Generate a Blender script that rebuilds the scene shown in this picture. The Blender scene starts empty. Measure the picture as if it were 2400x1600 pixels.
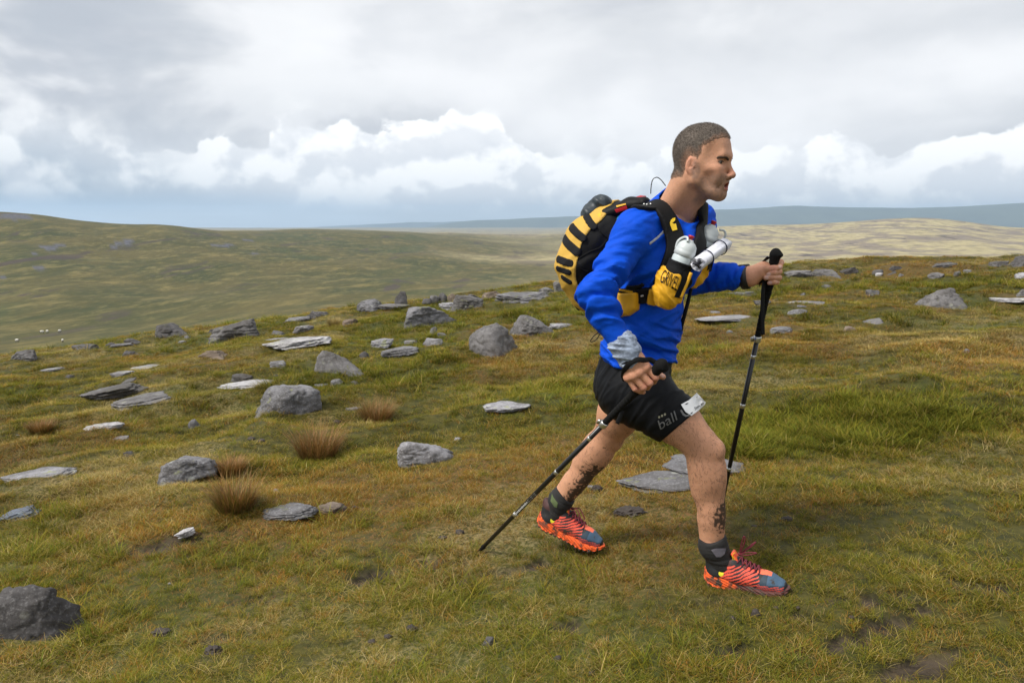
import bpy, bmesh, math, os, time
import numpy as np
from mathutils import Vector, Matrix
T0 = time.time()
R = math.radians
scene = bpy.context.scene
COL = scene.collection

# ------------------------------------------------------------------ camera
CAM = np.array([0.0, 0.0, 1.224])
FPX = 1867.0                      # focal length in pixels of the 2400 px wide frame
PITCH = R(8.5)
cam_d = bpy.data.cameras.new('camera')
cam_d.sensor_width = 36.0
cam_d.lens = 36.0 * FPX / 2400.0
cam_d.clip_start = 0.05
cam_d.clip_end = 60000.0
cam = bpy.data.objects.new('camera', cam_d)
COL.objects.link(cam)
cam.location = CAM
cam.rotation_euler = (R(90) - PITCH, 0, 0)
scene.camera = cam

# ------------------------------------------------------------------ view
vs_ = scene.view_settings
vs_.view_transform = 'Standard'
vs_.look = 'None'
vs_.gamma = 1.0
vs_.use_curve_mapping = False
vs_.exposure = 0.36
scene.cycles.max_bounces = 4
scene.cycles.diffuse_bounces = 2
scene.cycles.glossy_bounces = 2
scene.cycles.transmission_bounces = 4
scene.cycles.transparent_max_bounces = 6
scene.cycles.volume_bounces = 0
scene.cycles.light_sampling_threshold = .03
scene.cycles.use_adaptive_sampling = True
scene.cycles.use_denoising = True

# ------------------------------------------------------------------ sun
SUN_EL, SUN_AZ = R(50), R(-62)     # azimuth from +Y towards +X
sun_d = bpy.data.lights.new('sun', 'SUN')
sun_d.energy = 3.3
sun_d.angle = R(14)
sun_d.color = (1.0, 0.95, 0.87)
sun = bpy.data.objects.new('sun', sun_d)
COL.objects.link(sun)
SUN_AZ = R(-118)                   # behind the camera's left shoulder
sd = Vector((math.sin(SUN_AZ) * math.cos(SUN_EL), math.cos(SUN_AZ) * math.cos(SUN_EL), math.sin(SUN_EL)))
sun.rotation_euler = (-sd).to_track_quat('-Z', 'Y').to_euler()
sun.location = (-6, -4, 8)

# ------------------------------------------------------------------ node helpers
class NT:
    def __init__(s, tree):
        s.t = tree
    def n(s, typ, **kw):
        o = s.t.nodes.new(typ)
        for k, v in kw.items():
            setattr(o, k, v)
        return o
    def l(s, a, b):
        s.t.links.new(a, b)
    def put(s, sock, v):
        if isinstance(v, bpy.types.NodeSocket):
            s.t.links.new(v, sock)
        elif v is not None:
            if sock.type == 'RGBA' and hasattr(v, '__len__') and len(v) == 3:
                v = (*v, 1)
            sock.default_value = v
    def m(s, op, a, b=None, c=None, clamp=False):
        o = s.n('ShaderNodeMath', operation=op, use_clamp=clamp)
        s.put(o.inputs[0], a)
        if b is not None: s.put(o.inputs[1], b)
        if c is not None: s.put(o.inputs[2], c)
        return o.outputs[0]
    def ss(s, x, a, b, to0=0.0, to1=1.0):
        o = s.n('ShaderNodeMapRange', interpolation_type='SMOOTHSTEP')
        s.put(o.inputs[0], x)
        s.put(o.inputs[1], a); s.put(o.inputs[2], b)
        s.put(o.inputs[3], to0); s.put(o.inputs[4], to1)
        return o.outputs[0]
    def mix(s, f, a, b, blend='MIX'):
        o = s.n('ShaderNodeMix', data_type='RGBA', blend_type=blend)
        s.put(o.inputs[0], f); s.put(o.inputs[6], a); s.put(o.inputs[7], b)
        return o.outputs[2]
    dim = '3D'
    def noise(s, vec, scale, detail=4, rough=.55, dist=0.0, typ='FBM'):
        o = s.n('ShaderNodeTexNoise')
        o.noise_type = typ
        o.noise_dimensions = s.dim
        s.put(o.inputs['Vector'], vec)
        o.inputs['Scale'].default_value = scale
        o.inputs['Detail'].default_value = detail
        o.inputs['Roughness'].default_value = rough
        o.inputs['Distortion'].default_value = dist
        return o.outputs[0]
    def xyz(s, x, y, z):
        o = s.n('ShaderNodeCombineXYZ')
        s.put(o.inputs[0], x); s.put(o.inputs[1], y); s.put(o.inputs[2], z)
        return o.outputs[0]
    def ramp(s, f, pts, interp='LINEAR'):
        o = s.n('ShaderNodeValToRGB')
        cr = o.color_ramp; cr.interpolation = interp
        while len(cr.elements) < len(pts): cr.elements.new(0.5)
        for e, (p, c) in zip(cr.elements, pts):
            e.position = p
            e.color = (c, c, c, 1) if not hasattr(c, '__len__') else (*c[:3], 1)
        s.put(o.inputs[0], f)
        return o.outputs[0]
    def vmap(s, vec, scale=(1, 1, 1), loc=(0, 0, 0), rot=(0, 0, 0)):
        o = s.n('ShaderNodeMapping')
        s.put(o.inputs[0], vec)
        o.inputs[1].default_value = loc
        o.inputs[2].default_value = rot
        o.inputs[3].default_value = scale
        return o.outputs[0]

# ------------------------------------------------------------------ world: Nishita sky behind a layered cloud cover
world = bpy.data.worlds.new('World')
scene.world = world
world.use_nodes = True
wt = NT(world.node_tree)
wt.dim = '2D'
world.node_tree.nodes.clear()
SKY_STRENGTH = 0.12
def build_world():
    k = 1.0 / SKY_STRENGTH
    def C(r, g, b):
        return (r * k, g * k, b * k, 1)
    g = wt.n('ShaderNodeTexCoord').outputs['Generated']
    sep = wt.n('ShaderNodeSeparateXYZ'); wt.l(g, sep.inputs[0])
    x, y, z = sep.outputs
    az = wt.m('ARCTAN2', x, y)                      # 0 straight ahead, + to the right
    el = wt.m('ARCSINE', z)
    sky = wt.n('ShaderNodeTexSky', sky_type='NISHITA')
    sky.sun_disc = False
    sky.sun_elevation = SUN_EL
    sky.sun_rotation = SUN_AZ
    sky.altitude = 600
    # --- high grey sheet of stratocumulus, drawn out along the horizon
    def AE(ka, ke, oa=0.0, oe=0.0):
        return wt.xyz(wt.m('MULTIPLY_ADD', az, ka, oa), wt.m('MULTIPLY_ADD', el, ke, oe), 0.0)
    n1 = wt.noise(AE(2.3, 6.5, 1.7, .4), 1.1, 5, .50, .2)
    sheet = wt.ramp(n1, [(.30, (.51 * k, .53 * k, .57 * k)), (.43, (.62 * k, .635 * k, .66 * k)),
                         (.55, (.71 * k, .72 * k, .74 * k)), (.72, (.80 * k, .805 * k, .82 * k))])
    # --- big soft masses
    n2 = wt.noise(AE(4.2, 7.0, 3.3, 1.9), 1.1, 5, .52, .2)
    lft = wt.ss(az, -.62, -.02, 1.0, 0.0)
    m2 = wt.m('MULTIPLY', wt.ss(n2, .46, .60), wt.m('MULTIPLY_ADD', lft, .45, .30))
    col = wt.mix(m2, sheet, C(.84, .845, .855))
    d2 = wt.m('MULTIPLY', wt.ss(n2, .52, .36), wt.m('MULTIPLY_ADD', lft, .75, .08))
    col = wt.mix(d2, col, C(.40, .435, .49))
    # --- cumulus bank along the horizon: flat bases, billowing tops
    topc = wt.n('ShaderNodeFloatCurve')
    cv = topc.mapping.curves[0]
    # x = (az+0.7)/1.4, y = elevation of the bank's top / 0.2
    pts = [(0, .40), (.12, .50), (.20, .42), (.27, .44), (.33, .58), (.40, .56), (.455, .60), (.485, .56), (.515, .42),
           (.56, .46), (.60, .40), (.66, .44), (.72, .40), (.78, .50), (.84, .42), (.92, .50), (1, .45)]
    cv.points[0].location = pts[0]; cv.points[1].location = pts[-1]
    for p in pts[1:-1]: cv.points.new(*p)
    topc.mapping.update()
    wt.put(topc.inputs[1], wt.m('DIVIDE', wt.m('ADD', az, .7), 1.4))
    top = wt.m('MULTIPLY', topc.outputs[0], .2)
    n3 = wt.noise(AE(15.0, 18.0, 7.7, 2.2), 1.0, 6, .50, .10)
    n3u = wt.noise(AE(15.0, 18.0, 7.7 - .20, 2.2 + .42), 1.0, 4, .50, .10)
    n3w = wt.m('SUBTRACT', n3, .5)
    vo = wt.n('ShaderNodeTexVoronoi', feature='F1', voronoi_dimensions='2D')
    dv = wt.xyz(wt.m('ADD', wt.m('MULTIPLY', az, 24.0), wt.m('MULTIPLY', n3w, 1.5)), wt.m('ADD', wt.m('MULTIPLY', el, 29.0), wt.m('MULTIPLY', n3w, -1.5)), 0.0)
    wt.l(dv, vo.inputs['Vector']); vo.inputs['Scale'].default_value = 1.0
    bil = wt.m('SUBTRACT', .5, vo.outputs['Distance'])
    h = wt.m('SUBTRACT', top, el)                                     # >0 inside the bank
    hh = wt.m('ADD', wt.m('ADD', h, wt.m('MULTIPLY', n3w, .075)), wt.m('MULTIPLY', bil, .018))
    sharp = wt.ss(hh, -.001, .007); soft = wt.ss(hh, -.030, .030)
    fs = wt.m('MAXIMUM', wt.ss(n2, .53, .66), wt.ss(az, -.50, -.28, 1, 0))
    m3 = wt.m('ADD', wt.m('MULTIPLY', sharp, wt.m('SUBTRACT', 1.0, fs)), wt.m('MULTIPLY', soft, fs))
    base = wt.m('ADD', .013, wt.m('MULTIPLY', wt.m('SUBTRACT', n1, .5), .03))
    eb = wt.m('SUBTRACT', el, base)
    mb = wt.ss(eb, -.006, .012)
    # light: white crowns, soft grey hollows, grey-blue undersides
    lit = wt.ss(wt.m('ADD', wt.m('SUBTRACT', n3, n3u), wt.m('MULTIPLY', bil, .10)), -.12, .12)
    crown = wt.ss(hh, .0, .035, .35, 0.0)
    c3 = wt.mix(wt.m('ADD', lit, crown, clamp=True), C(.72, .74, .775), C(.98, .98, .975))
    under = wt.ss(eb, .0, .030, 1, 0)
    under = wt.m('MULTIPLY', under, wt.ss(az, -.45, -.15, 1.0, .22))
    c3 = wt.mix(under, c3, C(.37, .44, .53))
    dark_l = wt.m('MULTIPLY', wt.ss(az, -.62, -.20, .95, 0), wt.m('MULTIPLY', wt.ss(el, .03, .13, 1, .15), wt.ss(n3, .38, .60, 1, .35)))
    c3 = wt.mix(dark_l, c3, C(.27, .34, .42))
    col = wt.mix(m3, col, c3)
    # --- clear, rain-washed strip below the bases
    strip = wt.mix(wt.ss(el, -.01, .030), C(.64, .70, .77), C(.54, .61, .70))
    strip = wt.mix(.22, strip, sky.outputs[0])
    n4 = wt.noise(AE(2.0, 30.0, 2.0, 0), 1.6, 3)
    strip = wt.mix(wt.ss(n4, .42, .62, 0, .6), strip, C(.68, .74, .80))
    strip = wt.mix(wt.ss(az, -.05, .30, 0, .70), strip, C(.76, .79, .82))
    col = wt.mix(mb, strip, col)
    bg = wt.n('ShaderNodeBackground'); wt.put(bg.inputs[0], col); bg.inputs[1].default_value = SKY_STRENGTH
    out = wt.n('ShaderNodeOutputWorld'); wt.l(bg.outputs[0], out.inputs[0])
build_world()
world.cycles.sampling_method = 'MANUAL'
world.cycles.sample_map_resolution = 512
# ------------------------------------------------------------------ numpy helpers
rng = np.random.default_rng(7)
_tr = np.random.default_rng(11)
_tab = (_tr.random(65536) * 2 - 1).astype(np.float32)
_hx, _hy, _hz = (_tr.integers(0, 65536, 4096).astype(np.int32) for _ in range(3))
def vnoise(p):
    p = np.asarray(p, np.float32)
    fl = np.floor(p)
    f = p - fl
    i = fl.astype(np.int32) & 4095
    j = (i + 1) & 4095
    u = f * f * f * (f * (f * 6 - 15) + 10)
    x0, x1 = _hx[i[..., 0]], _hx[j[..., 0]]
    y0, y1 = _hy[i[..., 1]], _hy[j[..., 1]]
    z0, z1 = _hz[i[..., 2]], _hz[j[..., 2]]
    ux, uy, uz = u[..., 0], u[..., 1], u[..., 2]
    def ln(a):
        p0 = _tab[a ^ z0]
        return p0 + (_tab[a ^ z1] - p0) * uz
    a00 = ln(x0 ^ y0); a01 = ln(x0 ^ y1); a0 = a00 + (a01 - a00) * uy
    a10 = ln(x1 ^ y0); a11 = ln(x1 ^ y1); a1 = a10 + (a11 - a10) * uy
    return a0 + (a1 - a0) * ux
def fbm(p, o=4, g=.5):
    p = np.asarray(p, np.float32); a = 1.0; r = 0; t = 0
    for k in range(o):
        r = r + a * vnoise(p + 17.3 * k); t += a; a *= g; p = p * 2.03
    return r / t
def sstep(x, a, b):
    t = np.clip((x - a) / (b - a), 0, 1)
    return t * t * (3 - 2 * t)
def vec(*a):
    return np.array(a, np.float64)
def unit(v):
    v = np.asarray(v, np.float64); return v / np.linalg.norm(v)

# pixel of the photograph -> ray
CF = vec(0, math.cos(PITCH), -math.sin(PITCH)); CU = vec(0, math.sin(PITCH), math.cos(PITCH)); CR = vec(1, 0, 0)
def ray(px, py):
    px = np.asarray(px, np.float64); py = np.asarray(py, np.float64)
    return ((px - 1200) / FPX)[..., None] * CR + CF + ((800 - py) / FPX)[..., None] * CU
def P(px, py, Y):
    d = ray(px, py); return CAM + d * (Y / d[..., 1])[..., None]
def proj(p):
    q = np.asarray(p) - CAM; z = q @ CF
    return 1200 + FPX * (q @ CR) / z, 800 - FPX * (q @ CU) / z

# ------------------------------------------------------------------ mesh helpers
def tagp(o, label=None, category=None, group=None, kind=None):
    if label: o['label'] = label
    if category: o['category'] = category
    if group: o['group'] = group
    if kind: o['kind'] = kind
    return o
def mesh_np(name, V, Fq, mat=None, parent=None, base=(0, 0, 0), smooth=True, cols=None, attrs=None):
    V = np.asarray(V, np.float32) - np.asarray(base, np.float32)
    me = bpy.data.meshes.new(name)
    me.vertices.add(len(V)); me.vertices.foreach_set('co', V.ravel())
    if isinstance(Fq, np.ndarray):
        nf, k = Fq.shape
        me.loops.add(nf * k); me.loops.foreach_set('vertex_index', Fq.ravel().astype(np.int32))
        me.polygons.add(nf)
        me.polygons.foreach_set('loop_start', np.arange(0, nf * k, k, dtype=np.int32))
    else:
        tot = [len(f) for f in Fq]
        me.loops.add(sum(tot)); me.loops.foreach_set('vertex_index', np.array([i for f in Fq for i in f], np.int32))
        me.polygons.add(len(tot))
        me.polygons.foreach_set('loop_start', np.concatenate([[0], np.cumsum(tot)[:-1]]).astype(np.int32))
    if smooth:
        me.polygons.foreach_set('use_smooth', np.ones(len(me.polygons), bool))
    me.update(calc_edges=True)
    me.validate()
    if cols is not None:
        a = me.attributes.new('col', 'FLOAT_COLOR', 'POINT')
        c4 = np.ones((len(V), 4), np.float32); c4[:, :3] = cols
        a.data.foreach_set('color', c4.ravel())
    for k2, v in (attrs or {}).items():
        a = me.attributes.new(k2, 'FLOAT', 'POINT'); a.data.foreach_set('value', np.asarray(v, np.float32))
    if mat: me.materials.append(mat)
    o = bpy.data.objects.new(name, me)
    COL.objects.link(o)
    if parent is not None: o.parent = parent
    return o
def join(parts):
    Vs, Fs, n = [], [], 0
    for V, Fq in parts:
        Vs.append(np.asarray(V)); n0 = n; n += len(V)
        Fs += [tuple(int(i) + n0 for i in f) for f in Fq]
    return np.concatenate(Vs), Fs
def empty(name, loc):
    o = bpy.data.objects.new(name, None); o.empty_display_size = .1
    COL.objects.link(o); o.location = loc; return o

def frame(d, up=(0, 0, 1)):
    d = unit(d); up = np.asarray(up, float)
    if abs(d @ unit(up)) > .98: up = vec(1, 0, 0)
    a = unit(np.cross(up, d)); b = np.cross(d, a)
    return a, b, d
def catmull(pts, n=8):
    pts = np.asarray(pts, float)
    q = np.vstack([2 * pts[0] - pts[1], pts, 2 * pts[-1] - pts[-2]])
    out = []
    for i in range(len(pts) - 1):
        p0, p1, p2, p3 = q[i:i + 4]
        for t in np.linspace(0, 1, n, endpoint=False):
            out.append(.5 * (2 * p1 + (p2 - p0) * t + (2 * p0 - 5 * p1 + 4 * p2 - p3) * t * t + (3 * p1 - p0 - 3 * p2 + p3) * t ** 3))
    out.append(pts[-1])
    return np.array(out)
def tube(path, rad, seg=10, cap=True):
    path = np.asarray(path, float); n = len(path)
    rad = np.broadcast_to(np.asarray(rad, float), (n,))
    V, Fq = [], []
    a = None
    for i in range(n):
        t = unit(path[min(i + 1, n - 1)] - path[max(i - 1, 0)])
        if a is None: a, b, _ = frame(t)
        else:
            a = unit(a - t * (a @ t)); b = np.cross(t, a)
        for k in range(seg):
            w = 2 * math.pi * k / seg
            V.append(path[i] + rad[i] * (math.cos(w) * a + math.sin(w) * b))
    for i in range(n - 1):
        for k in range(seg):
            k2 = (k + 1) % seg
            Fq.append((i * seg + k, i * seg + k2, (i + 1) * seg + k2, (i + 1) * seg + k))
    if cap:
        Fq.append(tuple(range(seg - 1, -1, -1))); Fq.append(tuple((n - 1) * seg + k for k in range(seg)))
    return np.array(V), Fq
def ribbon(path, normals, w, th):
    """flat band with thickness swept along a path; normals = face normal per point"""
    path = np.asarray(path, float); n = len(path); V, Fq = [], []
    w = np.broadcast_to(np.asarray(w, float), (n,))
    for i in range(n):
        t = unit(path[min(i + 1, n - 1)] - path[max(i - 1, 0)])
        nn = np.asarray(normals[i], float); nn = unit(nn - t * (nn @ t)); s = np.cross(t, nn)
        for a, b in ((-1, 0), (-.8, 1), (.8, 1), (1, 0), (.8, -1), (-.8, -1)):
            V.append(path[i] + s * a * w[i] * .5 + nn * b * th * .5)
    for i in range(n - 1):
        for k in range(6):
            k2 = (k + 1) % 6
            Fq.append((i * 6 + k, i * 6 + k2, (i + 1) * 6 + k2, (i + 1) * 6 + k))
    Fq.append(tuple(range(5, -1, -1))); Fq.append(tuple((n - 1) * 6 + k for k in range(6)))
    return np.array(V), Fq
def lathe(o, ax, prof, seg=24, up=(0, 0, 1)):
    a, b, d = frame(ax, up); V, Fq = [], []
    for (s, r) in prof:
        for k in range(seg):
            w = 2 * math.pi * k / seg
            V.append(np.asarray(o) + d * s + r * (math.cos(w) * a + math.sin(w) * b))
    for i in range(len(prof) - 1):
        for k in range(seg):
            k2 = (k + 1) % seg
            Fq.append((i * seg + k, i * seg + k2, (i + 1) * seg + k2, (i + 1) * seg + k))
    Fq.append(tuple(range(seg - 1, -1, -1))); Fq.append(tuple((len(prof) - 1) * seg + k for k in range(seg)))
    return np.array(V), Fq

# ------------------------------------------------------------------ signed-distance modelling
class Fld:
    def __init__(s):
        s.ops = []
    def u(s, prim, k=0.0):
        s.ops.append(('u', *prim, k)); return s
    def cut(s, prim, k=0.0):
        s.ops.append(('c', *prim, k)); return s
    def inter(s, fn):
        s.ops.append(('i', fn, None, None, 0)); return s
    def disp(s, fn):
        s.ops.append(('d', fn, None, None, 0)); return s
    @staticmethod
    def _ap(op, D, d, k):
        if op == 'u':
            if k <= 0: return np.minimum(D, d)
            h = np.maximum(k - np.abs(D - d), 0) / k
            return np.minimum(D, d) - h * h * k * .25
        if op == 'c':
            d = -d
            if k <= 0: return np.maximum(D, d)
            h = np.maximum(k - np.abs(D - d), 0) / k
            return np.maximum(D, d) + h * h * k * .25
        if op == 'i': return np.maximum(D, d)
        if op == 'd': return D + d
    def ev(s, p):
        p = np.asarray(p, np.float32)
        D = np.full(p.shape[:-1], .5, np.float32)
        for op, fn, lo, hi, k in s.ops:
            D = s._ap(op, D, fn(p), k)
        return D
    def box(s, pad):
        lo = np.min([o[2] for o in s.ops if o[0] == 'u'], axis=0) - pad
        hi = np.max([o[3] for o in s.ops if o[0] == 'u'], axis=0) + pad
        return lo, hi
    def grid(s, vs, pad=.012, marg=.02, clip=None):
        lo, hi = s.box(pad)
        if clip is not None:
            lo = np.maximum(lo, clip[0]); hi = np.minimum(hi, clip[1])
        n = np.ceil((hi - lo) / vs).astype(int) + 1
        ax = [(lo[i] + vs * np.arange(n[i])).astype(np.float32) for i in range(3)]
        D = np.full(n, .1, np.float32)
        def pts(sl):
            g = np.empty((*[x[t].size for x, t in zip(ax, sl)], 3), np.float32)
            g[..., 0] = ax[0][sl[0]][:, None, None]; g[..., 1] = ax[1][sl[1]][None, :, None]; g[..., 2] = ax[2][sl[2]][None, None, :]
            return g
        for op, fn, l, h, k in s.ops:
            if l is None:
                near = np.abs(D) < .06
                sl = np.nonzero(near)
                if op == 'i': sl = np.nonzero(D < .06)
                pp = np.stack([ax[0][sl[0]], ax[1][sl[1]], ax[2][sl[2]]], -1)
                D[sl] = s._ap(op, D[sl], fn(pp), k)
            else:
                m = marg + k
                sl = tuple(slice(max(0, int((l[i] - m - lo[i]) / vs)), min(n[i], int((h[i] + m - lo[i]) / vs) + 2)) for i in range(3))
                if any(t.stop <= t.start for t in sl): continue
                D[sl] = s._ap(op, D[sl], fn(pts(sl)), k)
        return D, lo
    def mesh(s, vs, **kw):
        D, lo = s.grid(vs, **kw)
        for a in range(3):                       # close the surface at the edge of the grid
            sl = [slice(None)] * 3
            for e in (0, -1):
                sl[a] = e; D[tuple(sl)] = np.maximum(D[tuple(sl)], 1e-3)
            sl[a] = slice(None)
        return nets(D, lo, vs)
    def grad(s, p, e=.002):
        p = np.asarray(p, np.float32)
        g = np.stack([s.ev(p + np.eye(3, dtype=np.float32)[i] * e) - s.ev(p - np.eye(3, dtype=np.float32)[i] * e) for i in range(3)], -1)
        return g / (np.linalg.norm(g, axis=-1, keepdims=True) + 1e-9)
    def trace(s, px, py, off=0.0, y0=2.1, n=48):
        """the point of this surface that a pixel of the photograph shows"""
        d = ray(px, py); d = d / np.linalg.norm(d, axis=-1, keepdims=True)
        t = np.full(d.shape[:-1], y0)
        bt = t.copy(); bv = np.full(t.shape, 9.0)
        for _ in range(n):
            v = s.ev(CAM + d * t[..., None]) - off
            m = np.abs(v) < bv; bt[m] = t[m]; bv[m] = np.abs(v)[m]
            t = t + .9 * v
        return CAM + d * bt[..., None]
class Cache(Fld):
    """a field sampled once on a grid and read back by trilinear interpolation"""
    def __init__(s, fld, vs, pad=.05, clip=None):
        s.ops = fld.ops; s.src = fld; s.vs = vs
        s.D, s.lo = fld.grid(vs, pad=pad, marg=.06, clip=clip)
        s.n = np.array(s.D.shape)
        s.flat = s.D.ravel()
    def ev(s, p):
        q = (np.asarray(p, np.float32) - s.lo.astype(np.float32)) * np.float32(1 / s.vs)
        out = np.zeros(q.shape[:-1], np.float32)
        for a in range(3):
            out += np.maximum(0, -q[..., a]) + np.maximum(0, q[..., a] - (s.n[a] - 1.01))
        q = np.clip(q, 0, (s.n - 1.01).astype(np.float32))
        i = q.astype(np.int32); f = q - i
        b = (i[..., 0] * s.n[1] + i[..., 1]) * s.n[2] + i[..., 2]
        sx, sy = int(s.n[1] * s.n[2]), int(s.n[2])
        F = s.flat
        fx, fy, fz = f[..., 0], f[..., 1], f[..., 2]
        c00 = F[b] * (1 - fz) + F[b + 1] * fz
        c01 = F[b + sy] * (1 - fz) + F[b + sy + 1] * fz
        c10 = F[b + sx] * (1 - fz) + F[b + sx + 1] * fz
        c11 = F[b + sx + sy] * (1 - fz) + F[b + sx + sy + 1] * fz
        return (c00 * (1 - fy) + c01 * fy) * (1 - fx) + (c10 * (1 - fy) + c11 * fy) * fx + out * np.float32(s.vs)
def polysd(poly):
    """signed distance to a 2-D polygon"""
    poly = np.asarray(poly, np.float32)
    def fn(q):
        d = None; ins = np.zeros(q.shape[:-1], bool)
        for a, b in zip(poly, np.roll(poly, -1, 0)):
            ba = b - a; pa = q - a
            h = np.clip(pa @ ba / (ba @ ba + 1e-12), 0, 1)
            x = ((pa - h[..., None] * ba) ** 2).sum(-1)
            d = x if d is None else np.minimum(d, x)
            c1 = (a[1] > q[..., 1]) != (b[1] > q[..., 1])
            xx = (b[0] - a[0]) * (q[..., 1] - a[1]) / (b[1] - a[1] + 1e-12) + a[0]
            ins ^= c1 & (q[..., 0] < xx)
        d = np.sqrt(d)
        return np.where(ins, -d, d)
    return fn
def nets(D, lo, vs):
    S = D < 0
    n0 = S.astype(np.uint8)
    c = n0[:-1] + n0[1:]; c = c[:, :-1] + c[:, 1:]; c = c[:, :, :-1] + c[:, :, 1:]
    act = (c > 0) & (c < 8)
    ids = np.argwhere(act)
    idx = np.full(act.shape, -1, np.int32); idx[act] = np.arange(len(ids))
    i, j, k = ids.T
    off = [(a, b, e) for a in (0, 1) for b in (0, 1) for e in (0, 1)]
    val = [D[i + a, j + b, k + e] for a, b, e in off]
    pos = np.zeros((len(ids), 3)); cnt = np.zeros(len(ids))
    for p in range(8):
        for q in range(p + 1, 8):
            df = np.array(off[q]) - np.array(off[p])
            if np.abs(df).sum() != 1: continue
            va, vb = val[p], val[q]
            sgn = (va < 0) != (vb < 0)
            t = np.where(sgn, va / np.where(sgn, va - vb, 1), 0)
            pos += sgn[:, None] * (np.array(off[p]) + df * t[:, None]); cnt += sgn
    pos = (ids + pos / cnt[:, None]) * vs + lo
    quads = []
    for a in range(3):
        b, e = (a + 1) % 3, (a + 2) % 3
        sl0 = [slice(None)] * 3; sl1 = [slice(None)] * 3
        sl0[a] = slice(0, -1); sl1[a] = slice(1, None)
        for t in (b, e):
            sl0[t] = slice(1, -1); sl1[t] = slice(1, -1)
        s0, s1 = S[tuple(sl0)], S[tuple(sl1)]
        ed = np.argwhere(s0 != s1)
        if not len(ed): continue
        inside = s0[tuple(ed.T)]
        ed[:, b] += 1; ed[:, e] += 1
        def cell(db, de):
            x = ed.copy(); x[:, b] -= db; x[:, e] -= de
            return idx[tuple(x.T)]
        q = np.stack([cell(1, 1), cell(0, 1), cell(0, 0), cell(1, 0)], -1)
        q[~inside] = q[~inside][:, ::-1]
        quads.append(q)
    return pos, np.concatenate(quads)
def rc(a, b, ra, rb, ax=None, f=1.0):
    a = np.asarray(a, np.float32); b = np.asarray(b, np.float32); ba = b - a; l2 = float(ba @ ba) + 1e-12
    axv = None if ax is None else np.asarray(unit(ax), np.float32)
    def fn(p):
        pa = p - a
        h = np.clip(pa @ ba / l2, 0, 1)
        q = pa - h[..., None] * ba
        if axv is not None:
            c = q @ axv; q = q - (c * (1 - 1 / f))[..., None] * axv
        return np.sqrt((q * q).sum(-1)) - (ra + (rb - ra) * h)
    ea = np.full(3, max(ra, rb)); 
    if axv is not None: ea = ea * (1 + (max(f, 1) - 1) * np.abs(axv))
    return fn, np.minimum(a, b) - ea, np.maximum(a, b) + ea
def ell(c, r, Rm=None):
    c = np.asarray(c, np.float32); r = np.asarray(r, np.float32) * np.ones(3, np.float32)
    Rm = np.eye(3, dtype=np.float32) if Rm is None else np.asarray(Rm, np.float32)
    def fn(p):
        q = (p - c) @ Rm.T
        k0 = np.sqrt(((q / r) ** 2).sum(-1)); k1 = np.sqrt(((q / (r * r)) ** 2).sum(-1)) + 1e-6
        return k0 * (k0 - 1) / k1
    e = np.sqrt((Rm ** 2 * (r ** 2)[:, None]).sum(0))
    return fn, c - e, c + e
def bxs(c, h, rd, Rm=None):
    c = np.asarray(c, np.float32); h = np.asarray(h, np.float32)
    Rm = np.eye(3, dtype=np.float32) if Rm is None else np.asarray(Rm, np.float32)
    def fn(p):
        q = np.abs((p - c) @ Rm.T) - (h - rd)
        return np.sqrt((np.maximum(q, 0) ** 2).sum(-1)) + np.minimum(q.max(-1), 0) - rd
    e = np.sqrt((Rm ** 2 * (h ** 2)[:, None]).sum(0)) * 1.3
    return fn, c - e, c + e
def segd(path):
    """distance to a polyline"""
    path = np.asarray(path, np.float32)
    def fn(p):
        d = None
        for a, b in zip(path[:-1], path[1:]):
            ba = b - a; pa = p - a
            h = np.clip(pa @ ba / (ba @ ba + 1e-12), 0, 1)
            x = np.sqrt(((pa - h[..., None] * ba) ** 2).sum(-1))
            d = x if d is None else np.minimum(d, x)
        return d
    return fn
def vnormals(V, Fq):
    Fq = np.asarray(Fq); n = np.zeros((len(V), 3))
    a, b, c = V[Fq[:, 0]], V[Fq[:, 1]], V[Fq[:, 2]]
    fn = np.cross(b - a, c - a)
    for k in range(Fq.shape[1]): np.add.at(n, Fq[:, k], fn)
    return n / (np.linalg.norm(n, axis=1, keepdims=True) + 1e-12)

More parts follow.
